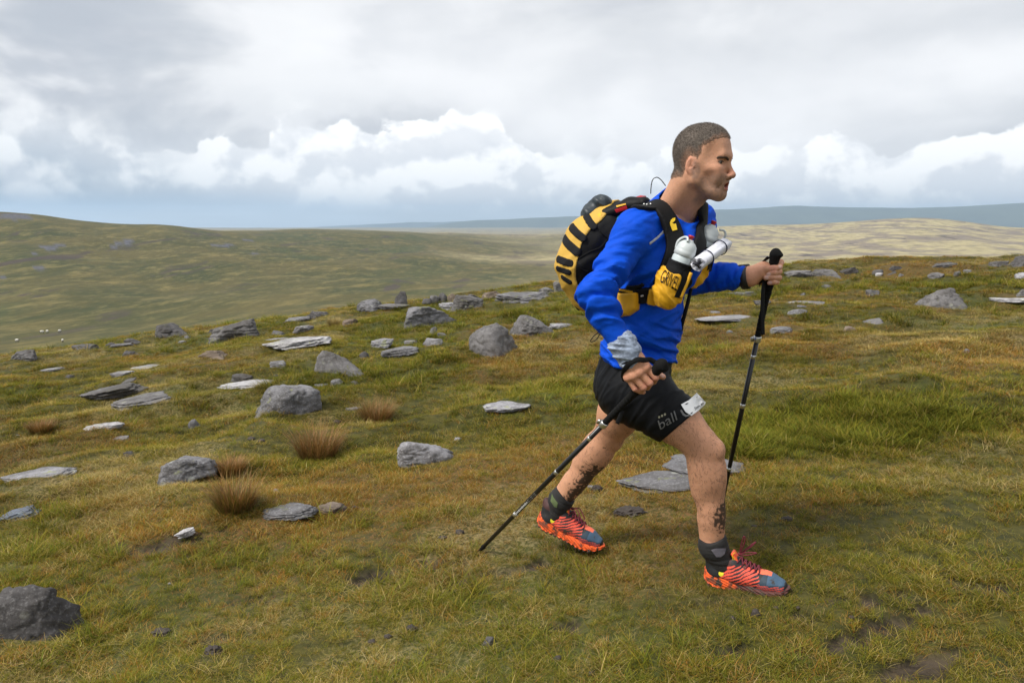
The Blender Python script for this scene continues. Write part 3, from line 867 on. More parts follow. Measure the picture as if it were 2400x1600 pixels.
ROCKS = [
 # x0, y0, x1, y1, kind, tone, tilt, label
 (488, 745, 614, 801, 'b', 'm', -14, 'big wedge-shaped grey boulder left of the slope crest with a slanting pale top'),
 (608, 780, 788, 826, 's', 'w', -10, 'long thick slab with a bright white top below the wedge boulder'),
 (360, 755, 457, 792, 'b', 'd', 0, 'low dark boulder on the left skyline of the near slope'),
 (516, 741, 566, 757, 's', 'g', -5, 'flat grey stone behind the wedge-shaped boulder'),
 (662, 724, 735, 745, 's', 'g', -8, 'flat tilted grey slab on the slope above the white-topped slab'),
 (713, 711, 772, 727, 'b', 'd', 0, 'low dark rock on the crest left of the rounded boulder'),
 (685, 761, 736, 782, 's', 'p', -12, 'small pale tilted slab just above the white-topped slab'),
 (635, 773, 672, 788, 'b', 'g', 0, 'small rounded stone between the wedge boulder and the pale tilted slab'),
 (616, 790, 674, 800, 's', 'p', -4, 'thin flat stone just behind the left end of the white-topped slab'),
 (461, 820, 548, 847, 'b', 'b', 0, 'brown and black blotched boulder below the wedge boulder'),
 (633, 843, 673, 863, 'b', 'p', -8, 'small pale angular stone below the white-topped slab'),
 (534, 874, 598, 903, 'b', 'm', -8, 'mid grey boulder standing behind the long white strip slab'),
 (507, 887, 690, 912, 's', 'w', -6, 'long thin white strip of slab set flush in the turf'),
 (600, 899, 757, 990, 'o', 'g', -4, 'large grey boulder with a pale left face in the middle left'),
 (197, 893, 347, 948, 's', 'm', -16, 'long slab dipping left behind the cracked slab'),
 (249, 906, 412, 962, 's', 'm', -12, 'long dark cracked slab in two pieces on the left slope'),
 (275, 882, 328, 905, 'b', 'm', -8, 'grey stone just above the dipping slab on the left'),
 (260, 869, 315, 886, 's', 'p', -6, 'pale flat stone above the grey stone on the left slope'),
 (304, 848, 395, 866, 's', 'w', -8, 'narrow white slab edge on the left slope'),
 (96, 859, 150, 873, 's', 'p', -8, 'thin pale sliver of rock far left on the slope'),
 (147, 877, 183, 889, 'b', 'd', 0, 'small dark stone on the far left slope'),
 (166, 804, 240, 822, 'b', 'd', -4, 'low dark rock on the left skyline with two humps'),
 (260, 804, 313, 816, 's', 'g', -3, 'flat grey stone right of the two-humped dark rock'),
 (291, 790, 332, 803, 'b', 'd', 0, 'dark stone on the skyline behind the flat grey stone'),
 (247, 796, 271, 804, 'b', 'd', 0, 'tiny dark stone on the left skyline'),
 (19, 818, 94, 850, 'b', 'm', -10, 'dark rock with a white cap at the left edge of the skyline'),
 (287, 820, 329, 837, 'b', 'd', -4, 'dark stone on the left slope between skyline and white slab edge'),
 (195, 988, 297, 1008, 's', 'w', -7, 'pale flat slab alone on the lower left slope'),
 (256, 1020, 303, 1034, 's', 'p', -7, 'small flat stone below the lone pale slab'),
 (440, 980, 471, 1006, 'b', 'g', -14, 'small pointed stone left of the large pale-faced boulder'),
 (486, 760, 510, 770, 'b', 'd', 0, 'small dark stone left of the wedge boulder'),
 (432, 785, 450, 796, 'b', 'g', 0, 'small grey stone right under the low dark boulder'),
 (418, 797, 438, 805, 's', 'p', 0, 'tiny pale flat stone below the low dark boulder'),
 (24, 1015, 60, 1023, 's', 'w', 0, 'short white sliver of rock at the left edge'),
 (635, 876, 660, 887, 'b', 'd', 0, 'small dark stone behind the white strip slab'),
 (925, 672, 956, 704, 'b', 'd', 0, 'upright dark stone standing alone on the crest'),
 (834, 699, 903, 728, 'o', 'g', 0, 'rounded grey boulder on the crest left of the upright stone'),
 (886, 711, 966, 731, 's', 'm', 3, 'flat dark rock with a pale right end below the rounded boulder'),
 (938, 717, 1074, 774, 'b', 'g', -6, 'peaked pale grey rock with a white tip in the upper middle'),
 (1027, 708, 1090, 732, 's', 'p', 2, 'pale flat slab at the foot of the dark knobbly rock'),
 (1050, 690, 1142, 734, 'b', 'm', 0, 'dark knobbly rock right of the peaked rock'),
 (1156, 684, 1296, 718, 's', 'g', 0, 'broad low grey rock left of the backpack'),
 (988, 683, 1016, 697, 'b', 'd', 0, 'leftmost dark stone of the pile on the crest'),
 (1006, 680, 1030, 698, 'b', 'm', 0, 'grey stone second from the left in the crest pile'),
 (1022, 667, 1052, 690, 'b', 'd', 0, 'topmost stone of the pile on the crest'),
 (1042, 672, 1072, 695, 'b', 'b', 0, 'brown stone leaning in the middle of the crest pile'),
 (1064, 678, 1098, 697, 'b', 'g', 0, 'rightmost grey stone of the crest pile'),
 (1092, 682, 1130, 698, 'b', 'm', 0, 'low stone just right of the crest pile'),
 (1128, 674, 1182, 692, 'b', 'b', -8, 'brownish slab tilted on the crest left of the backpack'),
 (1176, 673, 1232, 686, 's', 'g', -3, 'flat grey rock on the crest behind the broad low rock'),
 (1262, 664, 1306, 682, 'b', 'm', -6, 'grey rock on the crest next to the backpack'),
 (1296, 655, 1332, 676, 'b', 'm', -8, 'rock on the crest touching the edge of the backpack'),
 (796, 746, 842, 766, 'b', 'b', -6, 'small dark brown rock left of the peaked rock'),
 (866, 791, 923, 820, 's', 'p', -14, 'pale tilted slab between the white-topped slab and the blocky stone'),
 (988, 792, 1043, 816, 'b', 'p', -4, 'pale blocky stone in front of the peaked rock'),
 (889, 812, 985, 844, 's', 'g', -10, 'low flat slab stretching left from the blocky stone'),
 (946, 797, 986, 808, 's', 'p', -3, 'thin pale stone left of the blocky stone'),
 (1006, 764, 1027, 790, 'b', 'g', 0, 'small upright stone below the peaked rock'),
 (1024, 778, 1050, 790, 'b', 'g', -6, 'small low stone right of the small upright stone'),
 (1096, 755, 1226, 850, 'o', 'm', -16, 'left half of the twin boulder, cracked, left of the person'),
 (1190, 738, 1314, 794, 'o', 'm', 6, 'right half of the twin boulder, flecked with lichen'),
 (1284, 756, 1346, 774, 's', 'p', 4, 'pale flat stone right behind the twin boulder'),
 (731, 820, 870, 889, 'o', 'm', -8, 'large boulder with streaked dark left end below the white-topped slab'),
 (842, 822, 869, 842, 'b', 'd', 0, 'small dark stone at the back of the streaked boulder'),
 (774, 886, 812, 904, 'b', 'g', 0, 'grey stone just below the streaked boulder'),
 (816, 891, 844, 903, 'b', 'g', 0, 'small grey stone right of the stone below the streaked boulder'),
 (734, 898, 769, 908, 's', 'g', 0, 'flat stone above the large pale-faced boulder'),
 (1129, 948, 1246, 983, 's', 'p', -2, 'two-layered flat pale slab in the turf left of the person'),
 (806, 948, 858, 965, 's', 'p', -8, 'pale flat stone behind the rust-coloured tussock'),
 (929, 1033, 1066, 1102, 'o', 'p', -14, 'smooth oval pale boulder in the middle of the turf'),
 (1063, 1024, 1082, 1033, 's', 'p', 0, 'tiny flat stone at the right tip of the oval boulder'),
 (0, 1078, 183, 1136, 's', 'p', -9, 'long pale slab cut by the left edge of the picture'),
 (367, 1074, 512, 1145, 'b', 'g', -12, 'grey angular rock beside the small rusty tussock'),
 (0, 1176, 99, 1228, 's', 'l', -20, 'dark bluish rock cut by the left edge below the pale slab'),
 (614, 1183, 747, 1232, 's', 'g', -6, 'flat grey rock set in the turf below the big tussock'),
 (735, 1183, 812, 1212, 's', 'b', -6, 'buff flat rock touching the flat grey rock on its right'),
 (-60, 1368, 188, 1552, 'b', 'd', -6, 'very large dark brown boulder in the bottom left corner'),
 (291, 1056, 316, 1072, 'b', 'd', -10, 'small dark stone between the long pale slab and the angular rock'),
 (392, 1363, 404, 1373, 'b', 'w', 0, 'small white pebble in the lower left turf'),
 (1128, 1490, 1164, 1517, 'b', 'm', 0, 'grey stone in the grass near the bottom middle'),
 (2132, 673, 2260, 730, 'b', 'm', -4, 'big craggy boulder with a hollow left face on the right'),
 (2027, 677, 2073, 697, 'b', 'm', 0, 'small dark rock left of the big craggy boulder'),
 (1625, 739, 1776, 764, 's', 'p', -3, 'long low slab just behind the forward pole'),
 (1692, 683, 1782, 699, 's', 'g', -5, 'flat grey slab below the far forearm'),
 (1763, 700, 1810, 718, 's', 'm', 0, 'grey stone behind the forward pole at grip height'),
 (1833, 695, 1938, 713, 's', 'p', -4, 'long flat stone right of the forward pole'),
 (1831, 723, 1899, 743, 'b', 'p', -4, 'pale lumpy stone right of the forward pole below the flat stone'),
 (1867, 713, 1896, 724, 'b', 'g', 0, 'small stone between the flat stone and the pale lumpy stone'),
 (1801, 765, 1863, 786, 's', 'g', -6, 'low grey slab right of the pole clamp'),
 (2011, 743, 2085, 767, 'b', 'm', -8, 'dark smooth rock below the craggy boulder'),
 (1971, 763, 2007, 778, 'b', 'b', -8, 'small brownish stone left of the dark smooth rock'),
 (2313, 703, 2440, 722, 's', 'w', -3, 'pale flat slab at the right edge of the slope'),
 (2361, 677, 2430, 698, 'b', 'm', 0, 'grey rock at the right edge above the pale slab'),
 (1835, 632, 1905, 654, 's', 'm', -3, 'leftmost flat rock of the right-hand crest, by the hand'),
 (1888, 630, 1966, 654, 'b', 'm', -2, 'wide grey rock on the crest right of the hand'),
 (1966, 625, 2014, 647, 'b', 'd', 0, 'pointed dark rock on the right-hand crest'),
 (2046, 630, 2072, 645, 'b', 'd', 0, 'small dark stone on the crest right of the pointed rock'),
 (2052, 638, 2070, 648, 's', 'w', 0, 'tiny white slab in front of the small dark crest stone'),
 (2068, 634, 2104, 652, 'b', 'm', 0, 'grey stone on the crest with a pale right side'),
 (2082, 622, 2118, 636, 'b', 'd', 0, 'dark stone on the skyline above the grey crest stone'),
 (2104, 640, 2124, 650, 'b', 'g', 0, 'small pale stone right of the grey crest stone'),
 (2170, 637, 2218, 657, 'b', 'm', 0, 'rounded grey rock below the skyline left of the right-hand outcrop'),
 (2174, 613, 2241, 632, 'b', 'm', -6, 'long dark rock rising on the skyline right of centre'),
 (2252, 600, 2332, 630, 'b', 'g', -8, 'large pale-topped outcrop on the right skyline'),
 (2318, 610, 2358, 630, 'b', 'm', 4, 'grey rock at the right foot of the pale-topped outcrop'),
 (2363, 596, 2440, 630, 'b', 'd', 0, 'dark boulder with a white top at the right edge of the skyline'),
 (2256, 630, 2284, 641, 'b', 'g', 0, 'small stone below the pale-topped outcrop'),
 (2234, 634, 2252, 648, 'b', 'm', 0, 'small grey stone left of the stone below the outcrop'),
 (2376, 637, 2430, 654, 'b', 'p', 0, 'pale stone at the right edge under the dark boulder'),
 (1604, 664, 1662, 682, 's', 'g', -2, 'grey rock showing below the far elbow'),
 (1436, 1086, 1700, 1168, 's', 'g', -3, 'wide grey slab in the turf behind the leading knee'),
 (1540, 1050, 1768, 1138, 's', 'g', 3, 'upper grey slab behind the leading knee and the forward pole'),
 (1658, 728, 1690, 736, 's', 'g', 0, 'small flat stone left of the long low slab'),
 (1700, 772, 1720, 782, 'b', 'g', 0, 'small grey stone below the long low slab'),
 (1919, 665, 1948, 677, 'b', 'm', 0, 'small stone in the grass below the wide crest rock'),
 (1875, 685, 1890, 694, 'b', 'g', 0, 'tiny stone above the long flat stone'),
 (2256, 816, 2276, 829, 'b', 'g', 0, 'single grey stone in the grass on the right'),
 (641, 1143, 657, 1155, 'b', 'p', 0, 'small pale pebble right of the lower tussock'),
 (412, 1242, 460, 1268, 's', 'w', -20, 'small white sliver lying on the bare patch at left'),
 (1376, 1136, 1396, 1146, 's', 'g', 0, 'thin grey stone edge left of the wide slab'),
]
SEED = {}
FOOT = []                                                    # (x, y, rx, ry) where no grass grows
def build_rocks():
    cx = np.array([.5 * (max(r[0], -60) + r[2]) for r in ROCKS]); by = np.array([r[3] for r in ROCKS], float)
    G = ghit(cx, by - .10 * (by - np.array([r[1] for r in ROCKS])))
    for i, (x0, y0, x1, y1, kind, tone, tilt, label) in enumerate(ROCKS):
        g = G[i]; dep = (g - CAM) @ CF
        w = (x1 - x0) * dep / FPX; h = (y1 - y0) * dep / FPX
        elev = max(.05, (CAM[2] - g[2]) / np.hypot(g[0], g[1]))
        if kind == 's':
            dp = min(w * .85, max(.35 * w, .75 * h / elev)); th = max(.03 + .02 * w, (h - dp * elev) * 1.0)
            th = min(th, h * .7)
        else:
            dp = w * .72; th = max(h * .60, h - dp * elev * .45)
        big = (x1 - x0) > 34
        V, F = rock_shape(SEED.get(i, 100 + i * 7), kind, big)
        S = np.array([w * .5 * 1.04, dp * .5, th * (.62 if kind == 's' else .60)])
        V = V * S
        a = R(-tilt) ; ca, sa = math.cos(a), math.sin(a)
        V = np.stack([V[:, 0] * ca - V[:, 2] * sa, V[:, 1], V[:, 0] * sa + V[:, 2] * ca], -1)
        # after tilting bring the outline back to the picture's width
        lo0, hi0 = V[:, 0].min(), V[:, 0].max(); V[:, 0] = (V[:, 0] - lo0) / (hi0 - lo0) * w - w * .5
        lo0, hi0 = V[:, 2].min(), V[:, 2].max(); V[:, 2] = (V[:, 2] - lo0) / (hi0 - lo0) * 2 * S[2] * (1 + .006 * abs(tilt)) - S[2]
        c = np.array([g[0], g[1] + dp * .5, 0])
        c[0] = g[0] + (dp * .5) * g[0] / max(g[1], .5)
        zb = float(ground_z(np.array([c[0]]), np.array([c[1]]))[0])
        # sit it so that the top reaches the row of the photograph
        top_target = CAM[2] + 0.0
        ry = ray(np.array([.5 * (x0 + x1)]), np.array([y0 + 1.0]))[0]; yt = c[1] + (V[np.argmax(V[:, 2]), 1])
        zt = CAM[2] + ry[2] / ry[1] * yt
        z = zt - V[:, 2].max()
        z = min(max(z, zb - .75 * S[2] - .02), zb + (.85 if np.hypot(c[0], c[1]) > 12 else .55) * S[2])
        o = mesh_np('boulder' if kind in 'bo' and (x1 - x0) > 60 else ('flat_rock' if kind == 's' and (x1 - x0) > 45 else 'stone'), V, F, M_rock, None, (0, 0, 0))
        o.location = (c[0], c[1], z)
        tagp(o, label, 'boulder' if o.name.startswith('boulder') else ('slab' if o.name.startswith('flat') else 'stone'), 'rocks on the fell side')
        gg = np.random.default_rng(i); tv = np.array(TONE[tone]) * gg.uniform(.9, 1.08)
        o.color = (*tv, 1)
        FOOT.append((c[0], c[1], w * .5, dp * .5))
build_rocks()
print('rocks', time.time() - T0)

# clods of peat and dung lying on the turf
M_clod = mat('wet peat clod', (.040, .030, .024), .7, noise=.5, nscale=60, bump=.8, bscale=70)
CLODS = [(1435, 1183, 1522, 1212, 'large knobbly clod of dark peat on the turf between the feet'), (1383, 1130, 1415, 1152, 'dark clod on the turf below the wide slab, left of the leading shin'),
         (1065, 1235, 1089, 1253, 'brownish clod on the turf left of the trailing shoe'), (1025, 1254, 1050, 1264, 'small flat clod left of the brownish clod'),
         (1760, 1415, 1785, 1448, 'dark clod on the turf below the leading shoe'), (1711, 1441, 1730, 1454, 'small dark clod below and left of the leading shoe'),
         (1812, 1418, 1828, 1428, 'small clod right of the dark clod under the leading shoe'), (1865, 1418, 1877, 1428, 'tiny clod farthest right of those under the leading shoe'),
         (1830, 1207, 1862, 1222, 'dark scrap of peat right of the leading shin'), (1760, 1228, 1778, 1238, 'dark scrap of peat right of the shoe laces'),
         (948, 1457, 980, 1480, 'grey clod at the bottom middle left of the grey stone'), (898, 1482, 920, 1497, 'first of two clods in the lower middle turf'),
         (860, 1495, 882, 1508, 'second of two clods in the lower middle turf, farther left'), (1296, 1530, 1318, 1548, 'dark clod near the bottom edge'),
         (1434, 1236, 1448, 1245, 'small clod just left of the leading foot'), (1463, 1247, 1478, 1258, 'pale little clod between the feet'),
         (345, 1470, 402, 1492, 'dark peaty lump right of the big corner boulder'), (475, 1498, 520, 1540, 'black gouge of peat in the lower left turf'),
         (1990, 1440, 2008, 1452, 'small grey clod in the turf at the lower right'), (578, 1019, 597, 1033, 'small dark clod on the turf above the big tussock'),
         (602, 1026, 622, 1038, 'small grey clod on the turf beside the dark one above the tussock'), (778, 980, 802, 992, 'small dark clod left of the upper tussock'),
         (822, 1182, 840, 1194, 'small clod right of the buff flat rock'), (1378, 1568, 1396, 1582, 'tiny clod at the bottom edge in the middle')]
_cg = ghit([.5 * (c[0] + c[2]) for c in CLODS], [c[3] - 2. for c in CLODS])
for i, (x0, y0, x1, y1, label) in enumerate(CLODS):
    g = _cg[i]; dep = (g - CAM) @ CF; w = (x1 - x0) * dep / FPX; h = (y1 - y0) * dep / FPX
    D_, F_ = (IV, IF) if x1 - x0 > 30 else (JV, JF)
    V = D_ * np.array([1.6, 1.2, 1.0]) if x1 - x0 > 60 else D_.copy()
    V = V * (1 + .30 * fbm(V * 1.9 + i * 3.3, 2) + .42 * (1 - 2 * np.abs(fbm(V * 2.6 + i, 3))) * .6 + .16 * fbm(V * 9 + i, 2))[:, None]
    V = V / np.abs(V).max(0) * np.array([w * .5, w * .36, max(h * .5, w * .2)])
    o = mesh_np('peat_clod', V, F_, M_clod); o.location = (g[0], g[1] + w * .2, g[2] + h * .08)
    tagp(o, label, 'clod', 'clods on the turf')

# sheep grazing far below on the valley side
def sheep():
    f = Fld()
    f.u(ell((0, 0, .62), (.50, .24, .27))); f.u(ell((.1, 0, .66), (.36, .25, .25)), .1)
    f.disp(lambda p: .03 * fbm(p * 14, 2))
    v, fq = f.mesh(.05, pad=.06, marg=.1)
    return v, fq
SV, SF = sheep()
M_wool = mat('wool', (.62, .60, .54), .95, noise=.2, nscale=20)
M_sface = mat('sheep face', (.10, .09, .08), .8)
sh = [(40, 802, 'leftmost white sheep far below on the valley side'), (147, 802, 'white sheep nearest the slope edge on the far valley side'), (99, 782, 'upper left sheep of the three grazing farther up the valley'),
      (111, 781, 'middle sheep of the three grazing farther up the valley'), (140, 780, 'upper right sheep of the three grazing farther up the valley')]
def far_ground(px, py):
    ts = np.geomspace(40, 900, 3000); d = ray(np.array([px]), np.array([py]))[0]
    q = CAM + d * ts[:, None]; b = q[:, 2] < ground_z(q[:, 0], q[:, 1])
    return q[max(np.argmax(b), 1)] if b.any() else None
hv_, hf_s = join([lathe((.44, 0, .66), (.8, 0, -.35), [(0, .10), (.12, .11), (.26, .06), (.28, .02)], 10)])
for i, (a, b, lab) in enumerate(sh):
    g = far_ground(float(a), float(b))
    if g is None: continue
    sc = 8.5 * np.linalg.norm(g) / FPX / 1.1
    e = empty('sheep', g); tagp(e, lab, 'sheep', 'sheep grazing in the valley'); e.scale = (sc, sc, sc); e.rotation_euler = (0, 0, i * 1.9)
    mesh_np('fleece', SV, SF, M_wool, e); mesh_np('head', hv_, hf_s, M_sface, e)
    for lx, ly in ((.3, .12), (.3, -.12), (-.3, .12), (-.3, -.12)):
        v, f = tube([(lx, ly, .45), (lx, ly, -.02)], [.05, .035], 6); mesh_np('leg', v, f, M_sface, e)
    print('sheep', g, sc)
# ------------------------------------------------------------------ grass: real blades, scattered as instanced tufts
def blade_mat():
    m = bpy.data.materials.new('moor grass blades'); m.use_nodes = True
    t = NT(m.node_tree); b = m.node_tree.nodes['Principled BSDF']
    tint = t.n('ShaderNodeAttribute', attribute_name='tint'); tint.attribute_type = 'INSTANCER'
    bl = t.n('ShaderNodeAttribute', attribute_name='col').outputs['Color']
    mx = t.n('ShaderNodeMix', data_type='RGBA', blend_type='MULTIPLY'); mx.inputs[0].default_value = 1.0
    t.l(bl, mx.inputs[6]); t.l(tint.outputs['Color'], mx.inputs[7])
    m.node_tree.nodes.remove(b)
    df = t.n('ShaderNodeBsdfDiffuse'); t.l(mx.outputs[2], df.inputs[0])
    tr = t.n('ShaderNodeBsdfTranslucent'); t.l(mx.outputs[2], tr.inputs[0])
    ms = t.n('ShaderNodeMixShader'); ms.inputs[0].default_value = .25
    t.l(df.outputs[0], ms.inputs[1]); t.l(tr.outputs[0], ms.inputs[2])
    t.l(ms.outputs[0], m.node_tree.nodes['Material Output'].inputs[0])
    return m
M_blade = blade_mat()
def blades(g, n, spread, hgt, wid, lean, cols, seg=3, upright=0.0):
    """n tapering, bending blades as one mesh (V, F, C)"""
    V, F, C = [], [], []
    for k in range(n):
        a = g.uniform(0, 6.283); r = spread * math.sqrt(g.random())
        p = np.array([r * math.cos(a), r * math.sin(a), -.006])
        h = hgt * g.uniform(.55, 1.25); w = wid * g.uniform(.7, 1.3)
        aa = g.uniform(0, 6.283) if upright == 0 else a + g.normal() * .8
        dr = np.array([math.cos(aa), math.sin(aa), 0]); sd = np.array([-dr[1], dr[0], 0])
        ln = lean * g.uniform(.2, 1.4); cu = g.uniform(.2, 1.3) * lean
        c = np.array(cols[g.integers(len(cols))]) * g.uniform(.75, 1.25)
        b0 = len(V)
        for s in range(seg + 1):
            u = s / seg
            q = p + np.array([0, 0, 1]) * h * (u - .25 * cu * u * u) + dr * h * (ln * u + cu * u * u * .7)
            ww = w * (1 - u) ** .7
            if s < seg:
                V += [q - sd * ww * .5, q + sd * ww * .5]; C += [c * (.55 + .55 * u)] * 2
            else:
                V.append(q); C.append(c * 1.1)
        for s in range(seg - 1):
            F += [(b0 + 2 * s, b0 + 2 * s + 1, b0 + 2 * s + 3, b0 + 2 * s + 2)]
        F.append((b0 + 2 * seg - 2, b0 + 2 * seg - 1, b0 + 2 * seg))
    return np.array(V), F, np.array(C)
GREEN = [(.115, .125, .016), (.145, .140, .018), (.090, .108, .018), (.170, .155, .024)]
GREEN = [tuple(q * 1.22 for q in c) for c in GREEN]
OLIVE = [(.175, .140, .020), (.215, .165, .026), (.140, .122, .018)]
OLIVE = [tuple(q * 1.2 for q in c) for c in OLIVE]
RUST = [(.30, .135, .026), (.24, .108, .024), (.36, .195, .050)]
RUST = [tuple(q * 1.12 for q in c) for c in RUST]
STRAW = [(.42, .32, .115), (.50, .395, .165), (.34, .245, .080)]
STRAW = [tuple(q * 1.0 for q in c) for c in STRAW]
gcol = bpy.data.collections.new('grass_tuft_kinds')
gs = np.random.default_rng(5)
KINDS_ = []
def kind(cols, n, spread, h, w, lean):
    V, F, C = blades(gs, n, spread, h, w, lean, cols)
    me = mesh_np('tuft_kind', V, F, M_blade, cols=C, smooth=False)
    COL.objects.unlink(me); gcol.objects.link(me); KINDS_.append(me)
for _ in range(3): kind(GREEN * 2 + OLIVE, 34, .045, .034, .0024, 1.0)       # 0-2 short green sward
for _ in range(3): kind(OLIVE * 2 + STRAW + GREEN, 32, .045, .034, .0023, 1.15)    # 3-5 olive mix
for _ in range(3): kind(RUST * 2 + STRAW + OLIVE, 30, .045, .036, .0021, 1.15)     # 6-8 rusty mix
for _ in range(2): kind(STRAW * 3 + OLIVE, 30, .050, .040, .0020, 1.35)      # 9-10 bleached
for _ in range(3): kind(GREEN * 4 + OLIVE + STRAW[:1], 26, .050, .085, .0036, .95)   # 11-13 lush, longer
for _ in range(2): kind([(.120, .130, .012), (.165, .150, .014), (.21, .155, .022)], 60, .035, .013, .0022, .8)  # 14-15 moss / cropped
def scatter():
    g = np.random.default_rng(21)
    # candidate points, denser towards the camera; area element of a fan is r dr
    pts = []
    for r0, r1, dens in ((.8, 3.0, 1900), (3.0, 5.0, 1300), (5.0, 8.0, 640), (8.0, 13.0, 300), (13.0, 21.0, 140)):
        a0, a1 = R(-54), R(54)
        n = int(dens * (a1 - a0) * .5 * (r1 * r1 - r0 * r0))
        r = np.sqrt(g.uniform(r0 * r0, r1 * r1, n)); a = g.uniform(a0, a1, n)
        pts.append(np.stack([r * np.sin(a), r * np.cos(a), r], -1))
    p = np.concatenate(pts); X, Y, r = p.T
    rust, straw, lush, blob = turf_fields(X, Y)
    md = np.where(r < 8, mud_f(X, Y), 0)
    gap = fbm(np.stack([X, Y, X * 0], -1) * 3.3 + 60, 3)
    ok = g.random(len(X)) > np.clip(md * 1.15, 0, .94)
    for (cx, cy, rx, ry) in FOOT:
        near = (np.abs(X - cx) < rx) & (np.abs(Y - cy) < ry)
        k = np.nonzero(near)[0]
        ok[k] &= ((X[k] - cx) / (rx * .74)) ** 2 + ((Y[k] - cy) / (ry * .66)) ** 2 > 1
    X, Y, r, rust, straw, lush, blob, gap, md = (q[ok] for q in (X, Y, r, rust, straw, lush, blob, gap, md))
    n = len(X)
    Z = ground_z(X, Y) + .012 * fbm(np.stack([X, Y, X * 0], -1) * 6.0, 3) * sstep(r, 40, 8)
    u = g.random(n)
    kd = np.where(u < .36, g.integers(0, 3, n), g.integers(3, 6, n))
    kd = np.where(g.random(n) < .14 + .70 * rust, g.integers(6, 9, n), kd)
    kd = np.where(g.random(n) < (.25 + .40 * sstep(r, 2.6, 6)) * straw, g.integers(9, 11, n), kd)
    kd = np.where(g.random(n) < .30 * lush, g.integers(0, 3, n), kd)
    kd = np.where(g.random(n) < np.clip(.20 * lush * sstep(r, 1.2, 4) + .80 * blob, 0, .9), g.integers(11, 14, n), kd)
    kd = np.where((g.random(n) < .22 * (1 - .6 * lush)) & (r < 5), g.integers(14, 16, n), kd)
    sc = g.uniform(.65, 1.25, n) * (.80 + .50 * gap) * (1 + .06 * np.maximum(r - 4, 0)) * np.where(r < 3.4, .80, 1.0)
    sc = sc * np.where(md > .2, .65, 1.0)
    tv = 1.10 + .46 * fbm(np.stack([X, Y, X * 0], -1) * 1.3 + 7, 4) + .14 * g.normal(size=n)
    tv = np.clip(tv, .45, 1.7)
    tint = np.stack([tv * (1 + .05 * g.normal(size=n)), tv, tv * (1 + .1 * g.normal(size=n))], -1)
    me = bpy.data.meshes.new('grass'); me.vertices.add(n)
    me.vertices.foreach_set('co', np.stack([X, Y, Z], -1).astype(np.float32).ravel())
    for nm, v in (('kd', kd), ):
        a = me.attributes.new(nm, 'INT', 'POINT'); a.data.foreach_set('value', v.astype(np.int32))
    for nm, v in (('sc', sc), ('rz', g.uniform(0, 6.283, n))):
        a = me.attributes.new(nm, 'FLOAT', 'POINT'); a.data.foreach_set('value', v.astype(np.float32))
    a = me.attributes.new('tint', 'FLOAT_COLOR', 'POINT'); c4 = np.ones((n, 4), np.float32); c4[:, :3] = np.clip(tint, .3, 2); a.data.foreach_set('color', c4.ravel())
    o = bpy.data.objects.new('grass', me); COL.objects.link(o)
    tagp(o, 'short green, rusty and straw-coloured moor grass covering the slope', None, None, 'stuff')
    ng = bpy.data.node_groups.new('scatter tufts', 'GeometryNodeTree')
    ng.interface.new_socket('Geometry', in_out='INPUT', socket_type='NodeSocketGeometry'); ng.interface.new_socket('Geometry', in_out='OUTPUT', socket_type='NodeSocketGeometry')
    N = ng.nodes; L = ng.links
    gi, go = N.new('NodeGroupInput'), N.new('NodeGroupOutput')
    m2p = N.new('GeometryNodeMeshToPoints'); L.new(gi.outputs[0], m2p.inputs[0])
    ci = N.new('GeometryNodeCollectionInfo'); ci.inputs[0].default_value = gcol; ci.inputs[1].default_value = True; ci.inputs[2].default_value = True
    iop = N.new('GeometryNodeInstanceOnPoints'); L.new(m2p.outputs[0], iop.inputs['Points']); L.new(ci.outputs[0], iop.inputs['Instance'])
    iop.inputs['Pick Instance'].default_value = True
    def named(nm, ty):
        q = N.new('GeometryNodeInputNamedAttribute'); q.data_type = ty; q.inputs[0].default_value = nm; return q.outputs[0]
    L.new(named('kd', 'INT'), iop.inputs['Instance Index'])
    cx = N.new('ShaderNodeCombineXYZ'); L.new(named('rz', 'FLOAT'), cx.inputs[2])
    L.new(cx.outputs[0], iop.inputs['Rotation'])
    L.new(named('sc', 'FLOAT'), iop.inputs['Scale'])
    L.new(iop.outputs[0], go.inputs[0])
    md_ = o.modifiers.new('tufts', 'NODES'); md_.node_group = ng
    print('grass tufts', n)
scatter()

# ---- rust-coloured rush tussocks, each a plant of its own
def tussock_mat():
    m = bpy.data.materials.new('tussock blades'); m.use_nodes = True
    t = NT(m.node_tree); b = m.node_tree.nodes['Principled BSDF']
    c = t.n('ShaderNodeAttribute', attribute_name='col').outputs['Color']
    t.l(c, b.inputs['Base Color']); b.inputs['Roughness'].default_value = .6
    tr = t.n('ShaderNodeBsdfTranslucent'); t.l(c, tr.inputs[0]); ms = t.n('ShaderNodeMixShader'); ms.inputs[0].default_value = .25
    t.l(b.outputs[0], ms.inputs[1]); t.l(tr.outputs[0], ms.inputs[2]); t.l(ms.outputs[0], m.node_tree.nodes['Material Output'].inputs[0])
    return m
M_tus = tussock_mat()
RUSTY = [(.33, .160, .045), (.25, .115, .030), (.42, .235, .080), (.20, .110, .026), (.17, .135, .026)]
TUS = [(668, 984, 822, 1096, RUSTY, 'largest rust-brown tussock, in the turf left of the oval boulder'), (830, 928, 936, 1008, RUSTY, 'rusty tussock above and right of the largest one'),
       (490, 1064, 592, 1124, RUSTY, 'small rusty tussock beside the grey angular rock'), (480, 1108, 625, 1216, RUSTY + OLIVE[:1], 'olive-brown tussock below the small rusty one'),
       (58, 978, 134, 1024, RUSTY, 'rusty tussock at the far left of the slope'), (762, 738, 804, 772, STRAW, 'small straw-coloured tussock near the crest')]
